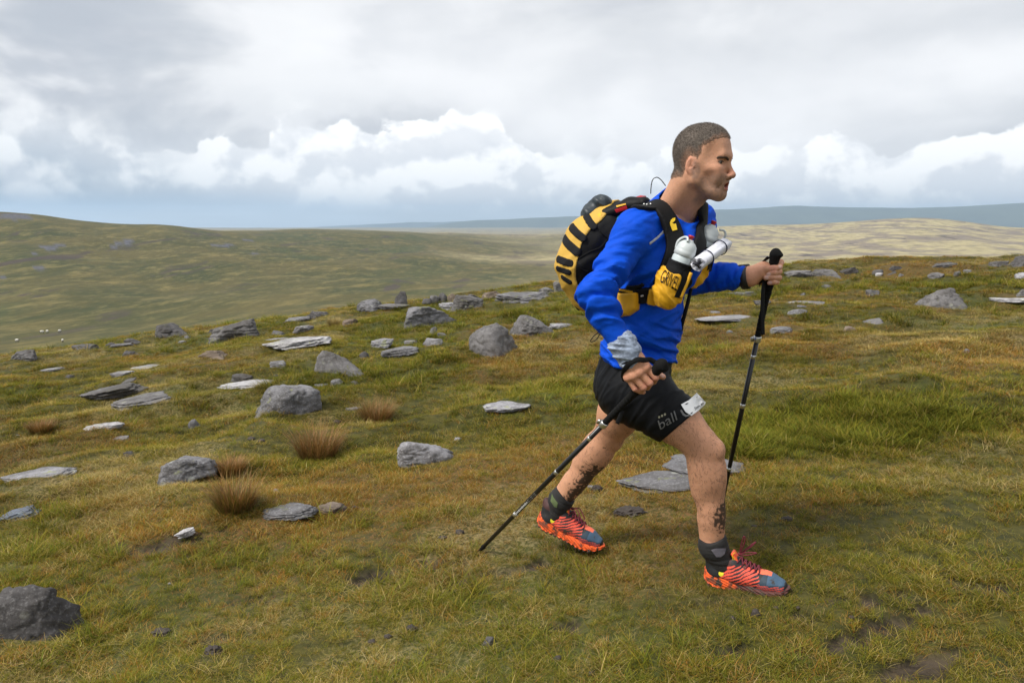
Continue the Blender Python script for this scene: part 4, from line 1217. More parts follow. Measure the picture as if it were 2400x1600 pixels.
_tg = ghit([.5 * (q[0] + q[2]) for q in TUS], [q[3] - .18 * (q[3] - q[1]) for q in TUS])
for i, (x0, y0, x1, y1, cols, lab) in enumerate(TUS):
    g = _tg[i]; dep = (g - CAM) @ CF; w = .92 * (x1 - x0) * dep / FPX; h = .80 * (y1 - y0) * dep / FPX
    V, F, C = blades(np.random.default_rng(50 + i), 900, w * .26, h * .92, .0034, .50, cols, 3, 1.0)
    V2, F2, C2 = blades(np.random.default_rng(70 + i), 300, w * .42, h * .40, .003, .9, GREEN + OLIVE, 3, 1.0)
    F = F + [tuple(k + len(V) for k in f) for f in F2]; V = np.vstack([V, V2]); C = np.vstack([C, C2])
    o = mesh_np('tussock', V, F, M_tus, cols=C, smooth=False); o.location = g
    tagp(o, lab, 'tussock', 'tussocks on the slope')
print('grass', time.time() - T0)
# ------------------------------------------------------------------ the runner
def z1(x, y): return 1500 + x / 3.92, 250 + y / 3.92
def z2(x, y): return 1280 + x / 2.6133, 400 + y / 2.6133
def z3(x, y): return 1480 + x / 4.1263, 480 + y / 4.1263
def z4(x, y): return 1380 + x / 4.9, 760 + y / 4.9
def z5(x, y): return 1220 + x / 8.71, 1130 + y / 8.71
def z6(x, y): return 1600 + x / 7.84, 1210 + y / 7.84
def z7(x, y): return 1660 + x / 7.127, 560 + y / 7.127
def z8(x, y): return 1240 + x / 3.136, 850 + y / 3.136
TH = R(28)
HD = vec(math.cos(TH), -math.sin(TH), 0)         # the way he walks
LF = vec(math.sin(TH), math.cos(TH), 0)          # his left
UPV = vec(0, 0, 1)

# materials -------------------------------------------------------------------
M_skin = mat('skin', rough=.55, attr=True, noise=.16, nscale=110, bump=.45, bscale=240, spec=.3, sss=.10)
M_hair = mat('cropped hair', rough=.9, noise=.40, nscale=330, bump=.9, bscale=520, attr=True, spec=.2)
M_brow = mat('dark brow hair', (.075, .050, .036), .9, noise=.5, nscale=400, spec=.15)
M_legh = mat('body hair', (.075, .045, .028), .7)
M_shirt = mat('blue jersey', (.001, .066, .54), .70, noise=.10, nscale=30, bump=.75, bscale=16, spec=.15, bstretch=(1, 1, 2.4))
M_short = mat('black lycra', (.0045, .005, .0065), .62, noise=.2, nscale=60, bump=.15, bscale=50, spec=.16)
M_black = mat('black webbing', (.006, .006, .0065), .7, noise=.3, nscale=120, bump=.3, bscale=300, spec=.2)
M_blackm = mat('black mesh nylon', (.010, .0105, .012), .8, noise=.35, nscale=200, bump=.5, bscale=500, spec=.2)
M_side = mat('black pack cloth', (.005, .005, .0055), .6, noise=.25, nscale=40, bump=.25, bscale=35, spec=.2)
M_yel = mat('yellow nylon', (.72, .37, .010), .58, noise=.12, nscale=50, bump=.3, bscale=45)
M_must = mat('mustard mesh', (.56, .335, .045), .66, noise=.18, nscale=160, bump=.3, bscale=300)
M_red = mat('red plastic', (.42, .012, .022), .35)
M_bot = mat('pale grey plastic', (.52, .56, .565), .42, noise=.06, nscale=60, bump=.05)
M_botb = mat('bottle wall', (.55, .615, .63), .36, noise=.05)
M_map = mat('map paper', (.70, .71, .78), .6, noise=.0, wear=((.36, .38, .47), 75, .56, .66), bump=.3, bscale=60)
M_mapd = mat('map back print', (.030, .030, .045), .6)
M_elas = mat('navy elastic', (.010, .014, .045), .6)
M_metal = mat('brushed alloy', (.62, .62, .60), .30, metal=.9)
M_pole = mat('black alloy tube', (.010, .010, .011), .32, spec=.5)
M_foam = mat('black foam grip', (.006, .006, .006), .85, noise=.4, nscale=300, bump=.4, bscale=400, spec=.2)
M_white = mat('white print', (.72, .72, .70), .6)
M_grayp = mat('grey print', (.12, .12, .12), .6)
M_olive = mat('olive print', (.20, .19, .13), .6)
M_tag = mat('white bib cloth', (.68, .69, .70), .7, noise=.05, bump=.2, bscale=60)
M_buff = mat('grey striped neck tube', (.30, .36, .47), .8, noise=.0, bump=.1, bscale=40, wear=((.15, .18, .24), 45, .44, .60), bstretch=(1, 1, 1))
M_sock = mat('black sock', (.016, .015, .015), .85, noise=.3, nscale=100, bump=.3, bscale=200)
M_shoe = mat('shoe upper', rough=.62, attr=True, noise=.12, nscale=120, bump=.35, bscale=350, wear=((.045, .033, .024), 34, .56, .66))
M_sole = mat('shoe sole foam', rough=.7, attr=True, noise=.10, nscale=60, bump=.25, bscale=80, wear=((.050, .036, .026), 42, .54, .63))
M_lace = mat('maroon lace', (.13, .010, .022), .7, noise=.3, nscale=300)
M_tong = mat('orange tongue', (.80, .10, .025), .55)
M_yelp = mat('yellow print', (.85, .55, .02), .5)
M_eye = mat('eye', rough=.15, attr=True)
M_watch = mat('watch rubber', (.010, .010, .011), .5)
M_glass = mat('watch face', (.02, .022, .025), .12)
M_dry = mat('dark slate nylon', (.020, .030, .038), .5, noise=.2, nscale=40, bump=.4, bscale=30)
M_sil = mat('reflective silver', (.48, .50, .55), .4)
M_cyan = mat('cyan print', (.05, .42, .62), .5)
M_lips = None

# joints ------------------------------------------------------------------------
hipR, kneeR, ankR = P(1492, 905, 2.66), P(1657, 1052, 2.555), P(1671, 1278, 2.575)
hipL, kneeL, ankL = P(1478, 905, 2.82), P(1427, 1022, 2.90), P(1314, 1172, 2.985)
pel = P(1494, 872, 2.74)
neckb = P(1588, 492, 2.665)
shR, shL = P(1487, 548, 2.525), P(1628, 522, 2.80)
elR, wrR = P(1391, 690, 2.44), P(1473, 834, 2.412)
elL, wrL = P(1628, 655, 2.90), P(1748, 644, 2.80)
HS = np.array([.885, .925, .93])
HC = P(1648, 378, 2.565)                          # centre of the skull
HYAW, HPIT = R(-34), R(-1)
hx = vec(math.cos(HPIT) * math.cos(HYAW), math.cos(HPIT) * math.sin(HYAW), math.sin(HPIT))
hy = unit(np.cross(UPV, hx)); hz = np.cross(hx, hy)
HR = np.stack([hx, hy, hz])                       # rows: head axes in the world
def h2w(v): return HC + (np.asarray(v) * HS) @ HR
def w2h(p): return ((np.asarray(p) - HC) @ HR.T) / HS
for n_, a_, b_ in (('thighR', hipR, kneeR), ('shinR', kneeR, ankR), ('thighL', hipL, kneeL), ('shinL', kneeL, ankL), ('uarmR', shR, elR), ('farmR', elR, wrR), ('uarmL', shL, elL), ('farmL', elL, wrL), ('shoulders', shR, shL), ('trunk', pel, neckb)):
    print('  %s %.3f' % (n_, np.linalg.norm(a_ - b_)))
BASE = np.array([.5, 2.75, float(ground_z(np.array([.5]), np.array([2.75]))[0])])

# ---- head, built in its own frame (x forward, y left, z up)
def head_field():
    f = Fld()
    f.u(ell((-.012, 0, .034), (.096, .077, .088)))
    f.u(ell((.028, 0, .045), (.062, .066, .066)), .03)            # forehead
    f.u(rc((.030, 0, -.005), (.046, 0, -.085), .064, .040), .03)
    for s in (-1, 1):
        f.u(ell((.052, s * .043, -.026), (.028, .023, .020)), .026)   # cheekbone
        f.u(rc((-.006, s * .054, -.060), (.060, s * .017, -.106), .017, .018), .028)   # jaw
        f.u(rc((-.004, s * .058, -.015), (-.006, s * .054, -.062), .016, .017), .03)
    f.u(rc((.079, -.034, .016), (.085, 0, .013), .0115, .012), .018)   # brow
    f.u(rc((.079, .034, .016), (.085, 0, .013), .0115, .012), .018)
    for s in (-1, 1):
        f.cut(ell((.099, s * .034, -.006), (.024, .020, .0105)), .014)
        f.cut(ell((.070, s * .073, .020), (.02, .014, .03)), .03)       # temple
        f.cut(rc((.062, s * .062, -.058), (.048, s * .064, -.076), .008, .008), .03)   # hollow cheek
    f.u(rc((.0835, 0, .002), (.1090, 0, -.045), .0074, .0096), .014)     # nose
    f.u(ell((.1085, 0, -.049), (.0100, .0105, .0085)), .010)
    for s in (-1, 1):
        f.u(ell((.0945, s * .0130, -.053), (.011, .0075, .0080)), .008)
        f.cut(ell((.101, s * .0065, -.0600), (.005, .003, .004)), .004)
    f.u(ell((.066, 0, -.072), (.026, .033, .026)), .020)                # muzzle
    for s in (-1, 1):
        f.cut(rc((.0905, s * .0225, -.056), (.0750, s * .0350, -.088), .0030, .0026), .010)    # nasolabial fold
        f.u(ell((.066, s * .036, -.052), (.018, .016, .020)), .026)
    f.u(rc((.0865, -.016, -.0735), (.0925, 0, -.0715), .0042, .0052), .006)
    f.u(rc((.0865, .016, -.0735), (.0925, 0, -.0715), .0042, .0052), .006)
    f.u(rc((.0820, -.014, -.0920), (.0880, 0, -.0935), .0050, .0062), .006)
    f.u(rc((.0820, .014, -.0920), (.0880, 0, -.0935), .0050, .0062), .006)
    f.cut(ell((.092, 0, -.0825), (.022, .0180, .0070)), .004)           # open mouth
    f.cut(rc((.082, -.012, -.1020), (.082, .012, -.1020), .0045, .0045), .010)
    f.u(ell((.068, 0, -.114), (.0175, .022, .0155)), .018)              # chin
    # lids
    for s in (-1, 1):
        f.u(rc((.0775, s * .021, -.0015), (.0780, s * .034, .0020), .0040, .0042), .003)
        f.u(rc((.0780, s * .034, .0020), (.069, s * .047, -.003), .0042, .0038), .003)
        f.u(rc((.0770, s * .022, -.0138), (.069, s * .046, -.0115), .0040, .0036), .004)
    # ears
    for s in (-1, 1):
        er = np.array([[math.cos(R(12)), 0, -math.sin(R(12))], [0, 1, 0], [math.sin(R(12)), 0, math.cos(R(12))]])
        er = er @ np.array([[math.cos(R(18 * s)), math.sin(R(18 * s)), 0], [-math.sin(R(18 * s)), math.cos(R(18 * s)), 0], [0, 0, 1]]).T
        c0 = vec(-.014, s * .0780, -.019)
        for op, (dx, dy, dz), rr_, kk in (('u', (-.002, 0, .003), (.0155, .0070, .0265), .006), ('u', (.003, -.0025, -.021), (.0075, .0050, .0090), .006),
                                          ('c', (.0015, .0075, .006), (.0090, .0068, .0170), .003), ('u', (-.0030, .0022, .008), (.0035, .0030, .0140), .003),
                                          ('c', (.0075, .0045, -.002), (.0042, .0065, .0058), .003), ('u', (.0125, -.0010, -.002), (.0038, .0038, .0050), .005)):
            prim = ell(c0 + vec(dx, s * dy, dz), rr_, er)
            (f.u if op == 'u' else f.cut)(prim, kk)
    # neck
    nb = w2h(neckb)
    f.u(rc((-.040, 0, -.028), nb + vec(-.010, 0, -.02), .054, .066), .022)
    f.u(rc((-.055, -.015, -.075), nb + vec(-.045, -.055, -.025), .034, .030), .04)
    f.u(rc((-.055, .015, -.075), nb + vec(-.045, .055, -.025), .034, .030), .04)
    f.u(rc((.008, 0, -.075), nb + vec(.03, 0, .0), .040, .042), .03)
    for s in (-1, 1):
        f.u(rc((-.022, s * .056, -.045), nb + vec(.055, s * .02, -.015), .013, .011), .018)   # sternomastoid
    return f
HEADF = head_field()
hv, hf = HEADF.mesh(.0023)
HEADC = Cache(HEADF, .004, .03)
hn = vnormals(hv, hf)
SK = np.array([.52, .272, .168]); SKR = np.array([.52, .215, .145]); STB = np.array([.20, .132, .100])
def skin_cols(n, tint=0.0):
    return np.tile(SK, (n, 1))
def head_cols(v):
    c = np.tile(SK, (len(v), 1))
    x, y, z = v.T
    n = fbm(v * 60, 3)[:, None]
    red = (sstep(np.hypot(np.hypot((x - .108) / .022, y / .022), (z + .046) / .022), 1.3, .4) + .7 * sstep(np.hypot(np.hypot((x + .022) / .04, (np.abs(y) - .085) / .03), (z + .01) / .045), 1.3, .5)
           + .35 * sstep(np.hypot((z + .028) / .03, (np.abs(y) - .045) / .03), 1.2, .3) * (x > .03))
    c = c + (SKR - c) * np.clip(red * .6, 0, .6)[:, None]
    edge = .012 * fbm(v * 45 + 4, 3)
    beard = sstep(x + .55 * (-z - .05) + edge, .012, .035) * sstep(z + edge, -.040 + 0 * z, -.062) * sstep(z, -.16, -.128)
    beard = np.maximum(beard, sstep(np.hypot((np.abs(y) - .012) / .026, (z + .065) / .008), 1.2, .7) * (x > .08))
    beard = np.maximum(beard, sstep(np.hypot((x - .004) / .018, (z + .035) / .04), 1.1, .5) * (np.abs(y) > .05))
    beard = beard * (.62 + .30 * fbm(v * 180, 2))
    c = c + (STB - c) * np.clip(beard, 0, 1)[:, None]
    lip = sstep(np.hypot(np.hypot((x - .089) / .012, y / .021), (z + .0825) / .0165), 1.05, .85)
    c = c + (np.array([.40, .135, .115]) - c) * lip[:, None] * .9
    mouth = sstep(np.hypot(y / .015, (z + .0825) / .0046), 1.15, .8) * (x > .055) * (x < .0845)
    c = c + (np.array([.055, .014, .014]) - c) * mouth[:, None]
    return c * (1 + .06 * n)
parts_v, parts_f, parts_c = [], [], []
def body_add(v, f, c):
    parts_v.append(v); parts_f.append(f); parts_c.append(c)
keep = None
body_add(h2w(hv), hf[:, ::1], head_cols(hv))

# ---- legs
legs = Fld()
rc_ = rc
def leg(f0, hip, kn, an, fwd, R_=.93):
    class _S:
        def u(_, prim, k=0.0): f0.u(prim, k)
    f = _S()
    def rc(a, b, ra, rb): return rc_(a, b, ra * R_, rb * R_)
    ax = unit(an - kn); back = -unit(fwd - ax * (fwd @ ax)); lat = np.cross(ax, back)
    th = unit(kn - hip)
    f.u(rc(hip, hip + (kn - hip) * .55, .085, .078), .0)
    f.u(rc(hip + (kn - hip) * .5, kn - th * .03, .077, .056), .04)
    f.u(rc(kn - th * .13 - back * .022, kn - th * .05 - back * .012, .050, .040), .04)     # quad
    f.u(rc(kn - th * .15 - back * .020 + lat * .030, kn - th * .045 - back * .018 + lat * .024, .036, .025), .02)
    f.u(rc(kn - th * .16 - back * .020 - lat * .028, kn - th * .060 - back * .018 - lat * .024, .036, .024), .02)
    f.u(ell(kn - back * .026, (.031, .030, .034)), .014)
    f.u(ell(kn - back * .022 + ax * .055, (.018, .018, .024)), .02)                                    # kneecap
    f.u(rc(kn - th * .06 + back * .022 + lat * .020, kn + ax * .05 + back * .014 + lat * .014, .027, .030), .03)  # hamstring tendons
    f.u(rc(kn - th * .06 + back * .022 - lat * .020, kn + ax * .05 + back * .014 - lat * .014, .027, .030), .03)
    f.u(rc(kn + ax * .01, kn + ax * .10, .050, .051), .03)
    L = np.linalg.norm(an - kn)
    f.u(rc(kn + ax * .09, kn + ax * (L * .70), .050, .037), .04)
    f.u(rc(kn + ax * .055 + back * .020 + lat * .014, kn + ax * (L * .46) + back * .019 + lat * .012, .036, .035), .035)   # calf heads
    f.u(rc(kn + ax * .055 + back * .020 - lat * .014, kn + ax * (L * .42) + back * .019 - lat * .010, .036, .033), .035)
    f.u(rc(kn + ax * .06 - back * .026, kn + ax * (L * .85) - back * .012, .022, .022), .03)    # shin
    f.u(rc(kn + ax * (L * .6), an + ax * .02, .040, .036), .03)
    f.u(rc(an - ax * .10 + back * .022, an + ax * .02 + back * .026, .020, .016), .025)         # achilles
    for s in (-1, 1):
        f.u(ell(an + lat * s * .030, (.013, .013, .016)), .018)
leg(legs, hipR, kneeR, ankR, HD)
leg(legs, hipL, kneeL, ankL, HD)
lv, lf = legs.mesh(.0036)
ln = vnormals(lv, lf)
def leg_cols(v):
    c = np.tile(SK * np.array([1.02, 1.0, .97]), (len(v), 1))
    c = c * (1 + .10 * fbm(v * 22, 3)[:, None])
    # mud splashed up the inside of the trailing calf and on the front shin
    ax = unit(ankL - kneeL); L = np.linalg.norm(ankL - kneeL)
    s = ((v - kneeL) @ ax) / L
    X = v[:, 0]; px, py = proj(v)
    fr = sstep((v - kneeL - (s * L)[:, None] * ax) @ unit(HD), -.015, .025)
    nz = fbm(v * 55, 4) + .6 * fbm(v * 20 + 3, 2)
    leftleg = np.abs(v[:, 1] - (kneeL[1] + s * (ankL[1] - kneeL[1]))) < .09
    isl = np.linalg.norm(v - (kneeL + np.clip(s, -1, 1.2)[:, None] * (ankL - kneeL)), axis=1) < .12
    nz = nz * .45 + .95 * fbm(v * 120 + 7, 4)
    m1 = isl * sstep(nz + 1.05 * fr * sstep(s, .12, .45) * sstep(s, 1.15, .9) - .62, .0, .10)
    axr = unit(ankR - kneeR); Lr = np.linalg.norm(ankR - kneeR); sr = ((v - kneeR) @ axr) / Lr
    isr = np.linalg.norm(v - (kneeR + np.clip(sr, -1, 1.2)[:, None] * (ankR - kneeR)), axis=1) < .12
    frr = sstep((v - kneeR) @ unit(HD), .012, .055)
    m2 = isr * sstep(nz + 1.35 * frr * sstep(sr, .38, .55) * sstep(sr, .92, .75) - 1.02, .0, .16)
    m = np.clip(m1 + m2, 0, 1)[:, None]
    return c + (np.array([.035, .025, .018]) - c) * m * .93
body_add(lv, lf, leg_cols(lv))

# ---- hands
def W(z, x, y, Y): return P(*z(x, y), Y)
def chain(f, pts, rad, k=.004):
    for a, b, ra, rb in zip(pts[:-1], pts[1:], rad[:-1], rad[1:]):
        f.u(rc(a, b, ra, rb), k)
handR = Fld()
w = wrR
YR = 2.405
mcp = [W(z4, 655, 492, YR - .012), W(z4, 580, 548, YR - .016), W(z4, 510, 590, YR - .012), W(z4, 452, 610, YR)]
pip = [W(z4, 768, 608, YR - .014), W(z4, 700, 672, YR - .018), W(z4, 628, 722, YR - .014), W(z4, 530, 738, YR - .004)]
dip = [W(z4, 745, 655, YR + .016), W(z4, 672, 722, YR + .012), W(z4, 600, 758, YR + .012), W(z4, 592, 768, YR + .010)]
tip = [W(z4, 700, 640, YR + .036), W(z4, 630, 700, YR + .034), W(z4, 565, 738, YR + .032), W(z4, 628, 776, YR + .022)]
wr0 = W(z4, 512, 385, YR + .006)
handR.u(rc(elR + (wrR - elR) * .6, wr0, .036, .029), 0)
for m_, r_ in zip(mcp, (.0145, .0145, .0140, .0125)):
    handR.u(rc(wr0 + (m_ - wr0) * .12, m_, .021, r_), .018)
handR.u(rc(W(z4, 560, 440, YR), W(z4, 640, 520, YR + .008), .022, .018), .015)
handR.u(rc(W(z4, 470, 480, YR + .004), W(z4, 455, 590, YR + .010), .019, .015), .015)
for i, (r0, r1) in enumerate(((.0120, .0098), (.0122, .0098), (.0118, .0095), (.0102, .0085))):
    chain(handR, [mcp[i], pip[i], dip[i], tip[i]], [r0 + .0002, r0 - .0010, r1, r1 - .0015], .0015)
    handR.u(ell(mcp[i] - ray(1500., 850.) / 1.05 * .004, .0125 if i < 3 else .010), .008)
chain(handR, [W(z4, 600, 430, YR + .012), W(z4, 690, 520, YR + .034), W(z4, 800, 580, YR + .022), W(z4, 852, 602, YR + .016)], [.019, .0145, .0115, .0090], .006)
rv, rf = handR.mesh(.0019)
def hand_cols(v, knuckles, nails=()):
    c = np.tile(SK * np.array([1.04, .98, .96]), (len(v), 1)); c = c * (1 + .08 * fbm(v * 70, 3)[:, None])
    for k_ in knuckles:
        m = sstep(np.linalg.norm(v - k_, axis=1), .022, .008)[:, None]
        c = c + (np.array([.54, .225, .165]) - c) * m * .55
    for (k_, n_) in nails:
        m = sstep(np.linalg.norm(v - k_, axis=1), .0085, .0060)[:, None]
        c = c + (np.array([.60, .40, .34]) - c) * m * .8
    return c
body_add(rv, rf, hand_cols(rv, mcp + pip, [(W(z4, 846, 588, YR + .008), None)]))

handL = Fld()
YL = 2.78
wl0 = W(z7, 655, 625, YL + .015)
handL.u(rc(elL + (wrL - elL) * .62, wl0, .038, .031), 0)
# palm and thenar, thumb towards the camera
handL.u(rc(wl0, W(z7, 930, 470, YL + .020), .029, .022), .01)
handL.u(rc(wl0, W(z7, 960, 560, YL + .050), .028, .020), .015)
handL.u(rc(wl0, W(z7, 900, 690, YL + .045), .027, .018), .015)
handL.u(rc(W(z7, 720, 660, YL + .005), W(z7, 870, 560, YL - .005), .025, .022), .015)
chain(handL, [W(z7, 840, 555, YL - .002), W(z7, 960, 505, YL - .016), W(z7, 1090, 498, YL - .020), W(z7, 1205, 470, YL - .012)], [.021, .0135, .0118, .0085], .006)
# index over the far side of the grip, the three other fingers curl round its front
chain(handL, [W(z7, 960, 470, YL + .050), W(z7, 1100, 420, YL + .062), W(z7, 1208, 392, YL + .040), W(z7, 1195, 440, YL + .012)], [.0135, .0125, .0110, .0090], .006)
fl = []
for (kx, ky, tx, ty, r_) in ((1185, 545, 1000, 588, .0112), (1180, 648, 962, 646, .0112), (1145, 722, 1018, 732, .0098)):
    k_ = W(z7, kx, ky, YL + .020); t_ = W(z7, tx, ty, YL - .022); mid = W(z7, .52 * kx + .48 * tx, .5 * (ky + ty) - 2, YL - .026)
    chain(handL, [W(z7, 960, ky - 20, YL + .062), W(z7, kx - 60, ky - 6, YL + .056), k_, mid, t_], [r_ + .001, r_ + .0002, r_ - .0002, r_ - .0008, r_ - .0022], .0015)
    fl.append((t_ + vec(0, -.007, 0), None))
lv2, lf2 = handL.mesh(.0019)
fl.append((W(z7, 1195, 462, YL - .020), None))
body_add(lv2, lf2, hand_cols(lv2, [W(z7, 1090, 490, YL - .03)], fl))

# ---- trunk and arms under the clothes
core = Fld()
core.u(rc(pel, pel + (neckb - pel) * .45, .072, .070, LF, 1.25))
core.u(rc(pel + (neckb - pel) * .45, pel + (neckb - pel) * .86, .072, .060, LF, 1.35), .04)
core.u(rc(neckb - vec(0, 0, .02), shR, .040, .040), .04); core.u(rc(neckb - vec(0, 0, .02), shL, .040, .040), .04)
core.u(rc(neckb, h2w((-.03, 0, -.06)), .050, .046), .03)
core.u(rc(shR, elR, .044, .036), .03); core.u(rc(elR, wrR, .036, .027), .02)
core.u(rc(shL, elL, .044, .036), .03); core.u(rc(elL, wrL, .036, .027), .02)
core.u(rc(pel, hipR, .085, .075), .04); core.u(rc(pel, hipL, .085, .075), .04)
cv_, cf_ = core.mesh(.008)
body_add(cv_, cf_, skin_cols(len(cv_)))
nn, Vb, Fb, Cb = 0, [], [], []
for v_, f_, c_ in zip(parts_v, parts_f, parts_c):
    Vb.append(v_); Fb.append(f_ + nn); Cb.append(c_); nn += len(v_)
person = mesh_np('person', np.concatenate(Vb), np.concatenate(Fb), M_skin, None, BASE, cols=np.concatenate(Cb))
person.location = BASE
tagp(person, 'person striding right in blue long-sleeved shirt and black shorts, a pole in each hand', 'person')
print('body', time.time() - T0, nn)
def part(name, v, f, m, parent=person, cols=None, label=None, base=BASE, kind=None, smooth=True):
    o = mesh_np(name, v, f, m, parent, base, smooth=smooth, cols=cols)
    if label: o['label'] = label
    if kind: o['kind'] = kind
    return o

# ---- eyes, brows, hair
def sphere(c, r, n=14):
    V, Fq = lathe(np.asarray(c) - vec(0, 0, r), (0, 0, 1), [(r - r * math.cos(math.pi * i / n) , max(1e-4, r * math.sin(math.pi * i / n))) for i in range(n + 1)], 18)
    return V, Fq
for s in (-1, 1):
    ec = vec(.0692, s * .0335, -.0058)
    V, Fq = sphere(ec, .0122, 20)
    gz = unit(vec(1, .06, -.10)); dd = (V - ec) @ gz / .0122
    c = np.where(dd[:, None] > .94, np.array([[.01, .01, .01]]), np.where(dd[:, None] > .76, np.array([[.065, .05, .035]]), np.array([[.36, .31, .28]])))
    part('eye', h2w(V), Fq, M_eye, cols=c)
hair = Fld()
hair.ops = list(HEADF.ops)
def hair_mask(p):
    x, y, z = p[..., 0], p[..., 1], p[..., 2]
    e = .009 * fbm(p * 70, 3)
    a = np.abs(y)
    lim = .072 - .55 * np.clip(a - .034, 0, 1) * (x > .0)            # hairline recedes at the temple
    front = x - (np.interp(z, [-.06, -.03, -.005, .02, .045, .060, .076, .12], [-.045, -.038, .012, .024, .034, .058, .098, .12]) - .45 * np.clip(a - .02, 0, .03) * sstep(z, .045, .08)) + e
    low = (-.058 + .25 * np.clip(x + .05, 0, .1)) - z + e
    ear = .025 - np.hypot((x + .012), (z + .018) * .85) + (.1 * (a < .05)) * -1
    return np.maximum(np.maximum(front, low), ear)
hd = [(o[1]) for o in []]
def hair_shell(off):
    def fn(p):
        return HEADF.ev(p) - off(p)
    return fn
lo_, hi_ = np.array([-.13, -.10, -.08]), np.array([.11, .10, .14])
hf_ = Fld()
def hfn(p):
    m = hair_mask(p)
    th = .0022 * sstep(m, 0.006, -.024) + .0012 * fbm(p * 330, 2)
    return np.maximum(HEADC.ev(p) - th, m)
hf_.u((hfn, lo_, hi_))
Vh, Fh = hf_.mesh(.0024, pad=.0, marg=.0)
hm = hair_mask(Vh); 
hcol = np.array([.145, .122, .104]) * (1 + .35 * fbm(Vh * 60, 3)[:, None] + .25 * fbm(Vh * 300, 2)[:, None])
fade = sstep(hm + .008 * fbm(Vh * 50, 2), -.034, -.002)[:, None]
hcol = hcol + (np.array([.40, .235, .160]) - hcol) * fade
part('hair', h2w(Vh), Fh, M_hair, label='closely cropped greying brown hair', cols=np.clip(hcol, .02, 1))
# short bristles break the outline of the crop
nh = vnormals(Vh, Fh); sel = rng.choice(len(Vh), 26000, replace=True); ok = (hm[sel] < -.004) & (HEADC.ev(Vh[sel]) > .0005)
sel = sel[ok]
bs = Vh[sel]; dirn = nh[sel] + .55 * rng.normal(size=(len(sel), 3)) + np.array([-.2, 0, -.25]); dirn /= np.linalg.norm(dirn, axis=1, keepdims=True)
sd_ = np.cross(dirn, rng.normal(size=(len(sel), 3))); sd_ /= np.linalg.norm(sd_, axis=1, keepdims=True)
ln_ = rng.uniform(.003, .0065, (len(sel), 1))
Vt = np.stack([bs - sd_ * .0005, bs + sd_ * .0005, bs + dirn * ln_], 1).reshape(-1, 3)
part('hair_bristles', h2w(Vt), np.arange(len(Vt)).reshape(-1, 3), mat('bristle', (.155, .130, .112), .85), kind='stuff', smooth=False)
for s in (-1, 1):
    pth = catmull([(.0905, s * .011, .0070), (.0895, s * .022, .0110), (.0835, s * .036, .0130), (.072, s * .050, .0060)], 6)
    for _ in range(8):
        pth = pth - HEADC.ev(pth)[:, None] * HEADC.grad(pth)
    bsd = segd(pth)
    bf = Fld(); bf.u((lambda p, bsd=bsd: np.maximum(np.abs(HEADC.ev(p) - .0008) - .0012 - .0010 * fbm(p * 300, 2), bsd(p) - .0040 - .0016 * fbm(p * 210 + 3, 2)), pth.min(0) - .008, pth.max(0) + .008))
    Vb_, Fb_ = bf.mesh(.0015, pad=.001, marg=.001)
    part('eyebrow', h2w(Vb_), Fb_, M_brow)
    # lashes: a dark line along the upper lid
    pth = catmull([(.0815, s * .0215, -.0055), (.0822, s * .029, -.0035), (.0800, s * .038, -.0035), (.0735, s * .0475, -.0070)], 5)
    for _ in range(6): pth = pth - (HEADF.ev(pth) - .0006)[:, None] * HEADF.grad(pth)
    Vb_, Fb_ = tube(pth, .0013, 6); part('eyelash', h2w(Vb_), Fb_, M_legh)

# ---- hairs on the shins and thighs
def leg_hairs(n):
    sel = rng.choice(len(lv), n, replace=False)
    v = lv[sel]; nr = ln[sel]
    px, py = proj(v)
    okk = (((py > 985) & (px > 1540) & (py < 1245)) | ((py > 980) & (px < 1510) & (py < 1140)))
    dens = np.where(px > 1540, 1.0, .55)
    okk &= rng.random(n) < dens * (.35 + .65 * sstep(fbm(v * 14, 2), -.3, .3))
    v, nr = v[okk], nr[okk]
    dn = np.array([.10, 0, -1.0]) + .55 * rng.normal(size=v.shape)
    dn = dn - nr * (dn * nr).sum(1, keepdims=True); dn /= np.linalg.norm(dn, axis=1, keepdims=True)
    bt = np.cross(dn, nr)
    L = rng.uniform(.006, .017, (len(v), 1)); cv = rng.normal(size=(len(v), 1)) * .35
    p0 = v; p1 = v + dn * L * .5 + nr * .0022 + bt * L * cv * .5; p2 = v + dn * L + nr * .0016 + bt * L * cv * 1.8
    wd = .00030
    V = np.stack([p0 - bt * wd, p0 + bt * wd, p1 - bt * wd, p1 + bt * wd, p2], 1).reshape(-1, 3)
    b0 = np.arange(len(v))[:, None] * 5
    Fq = np.concatenate([b0 + np.array([[0, 1, 3]]), b0 + np.array([[0, 3, 2]]), b0 + np.array([[2, 3, 4]])])
    part('leg_hair', V, Fq, M_legh, kind='stuff', smooth=False)
leg_hairs(12000)
print('head', time.time() - T0)

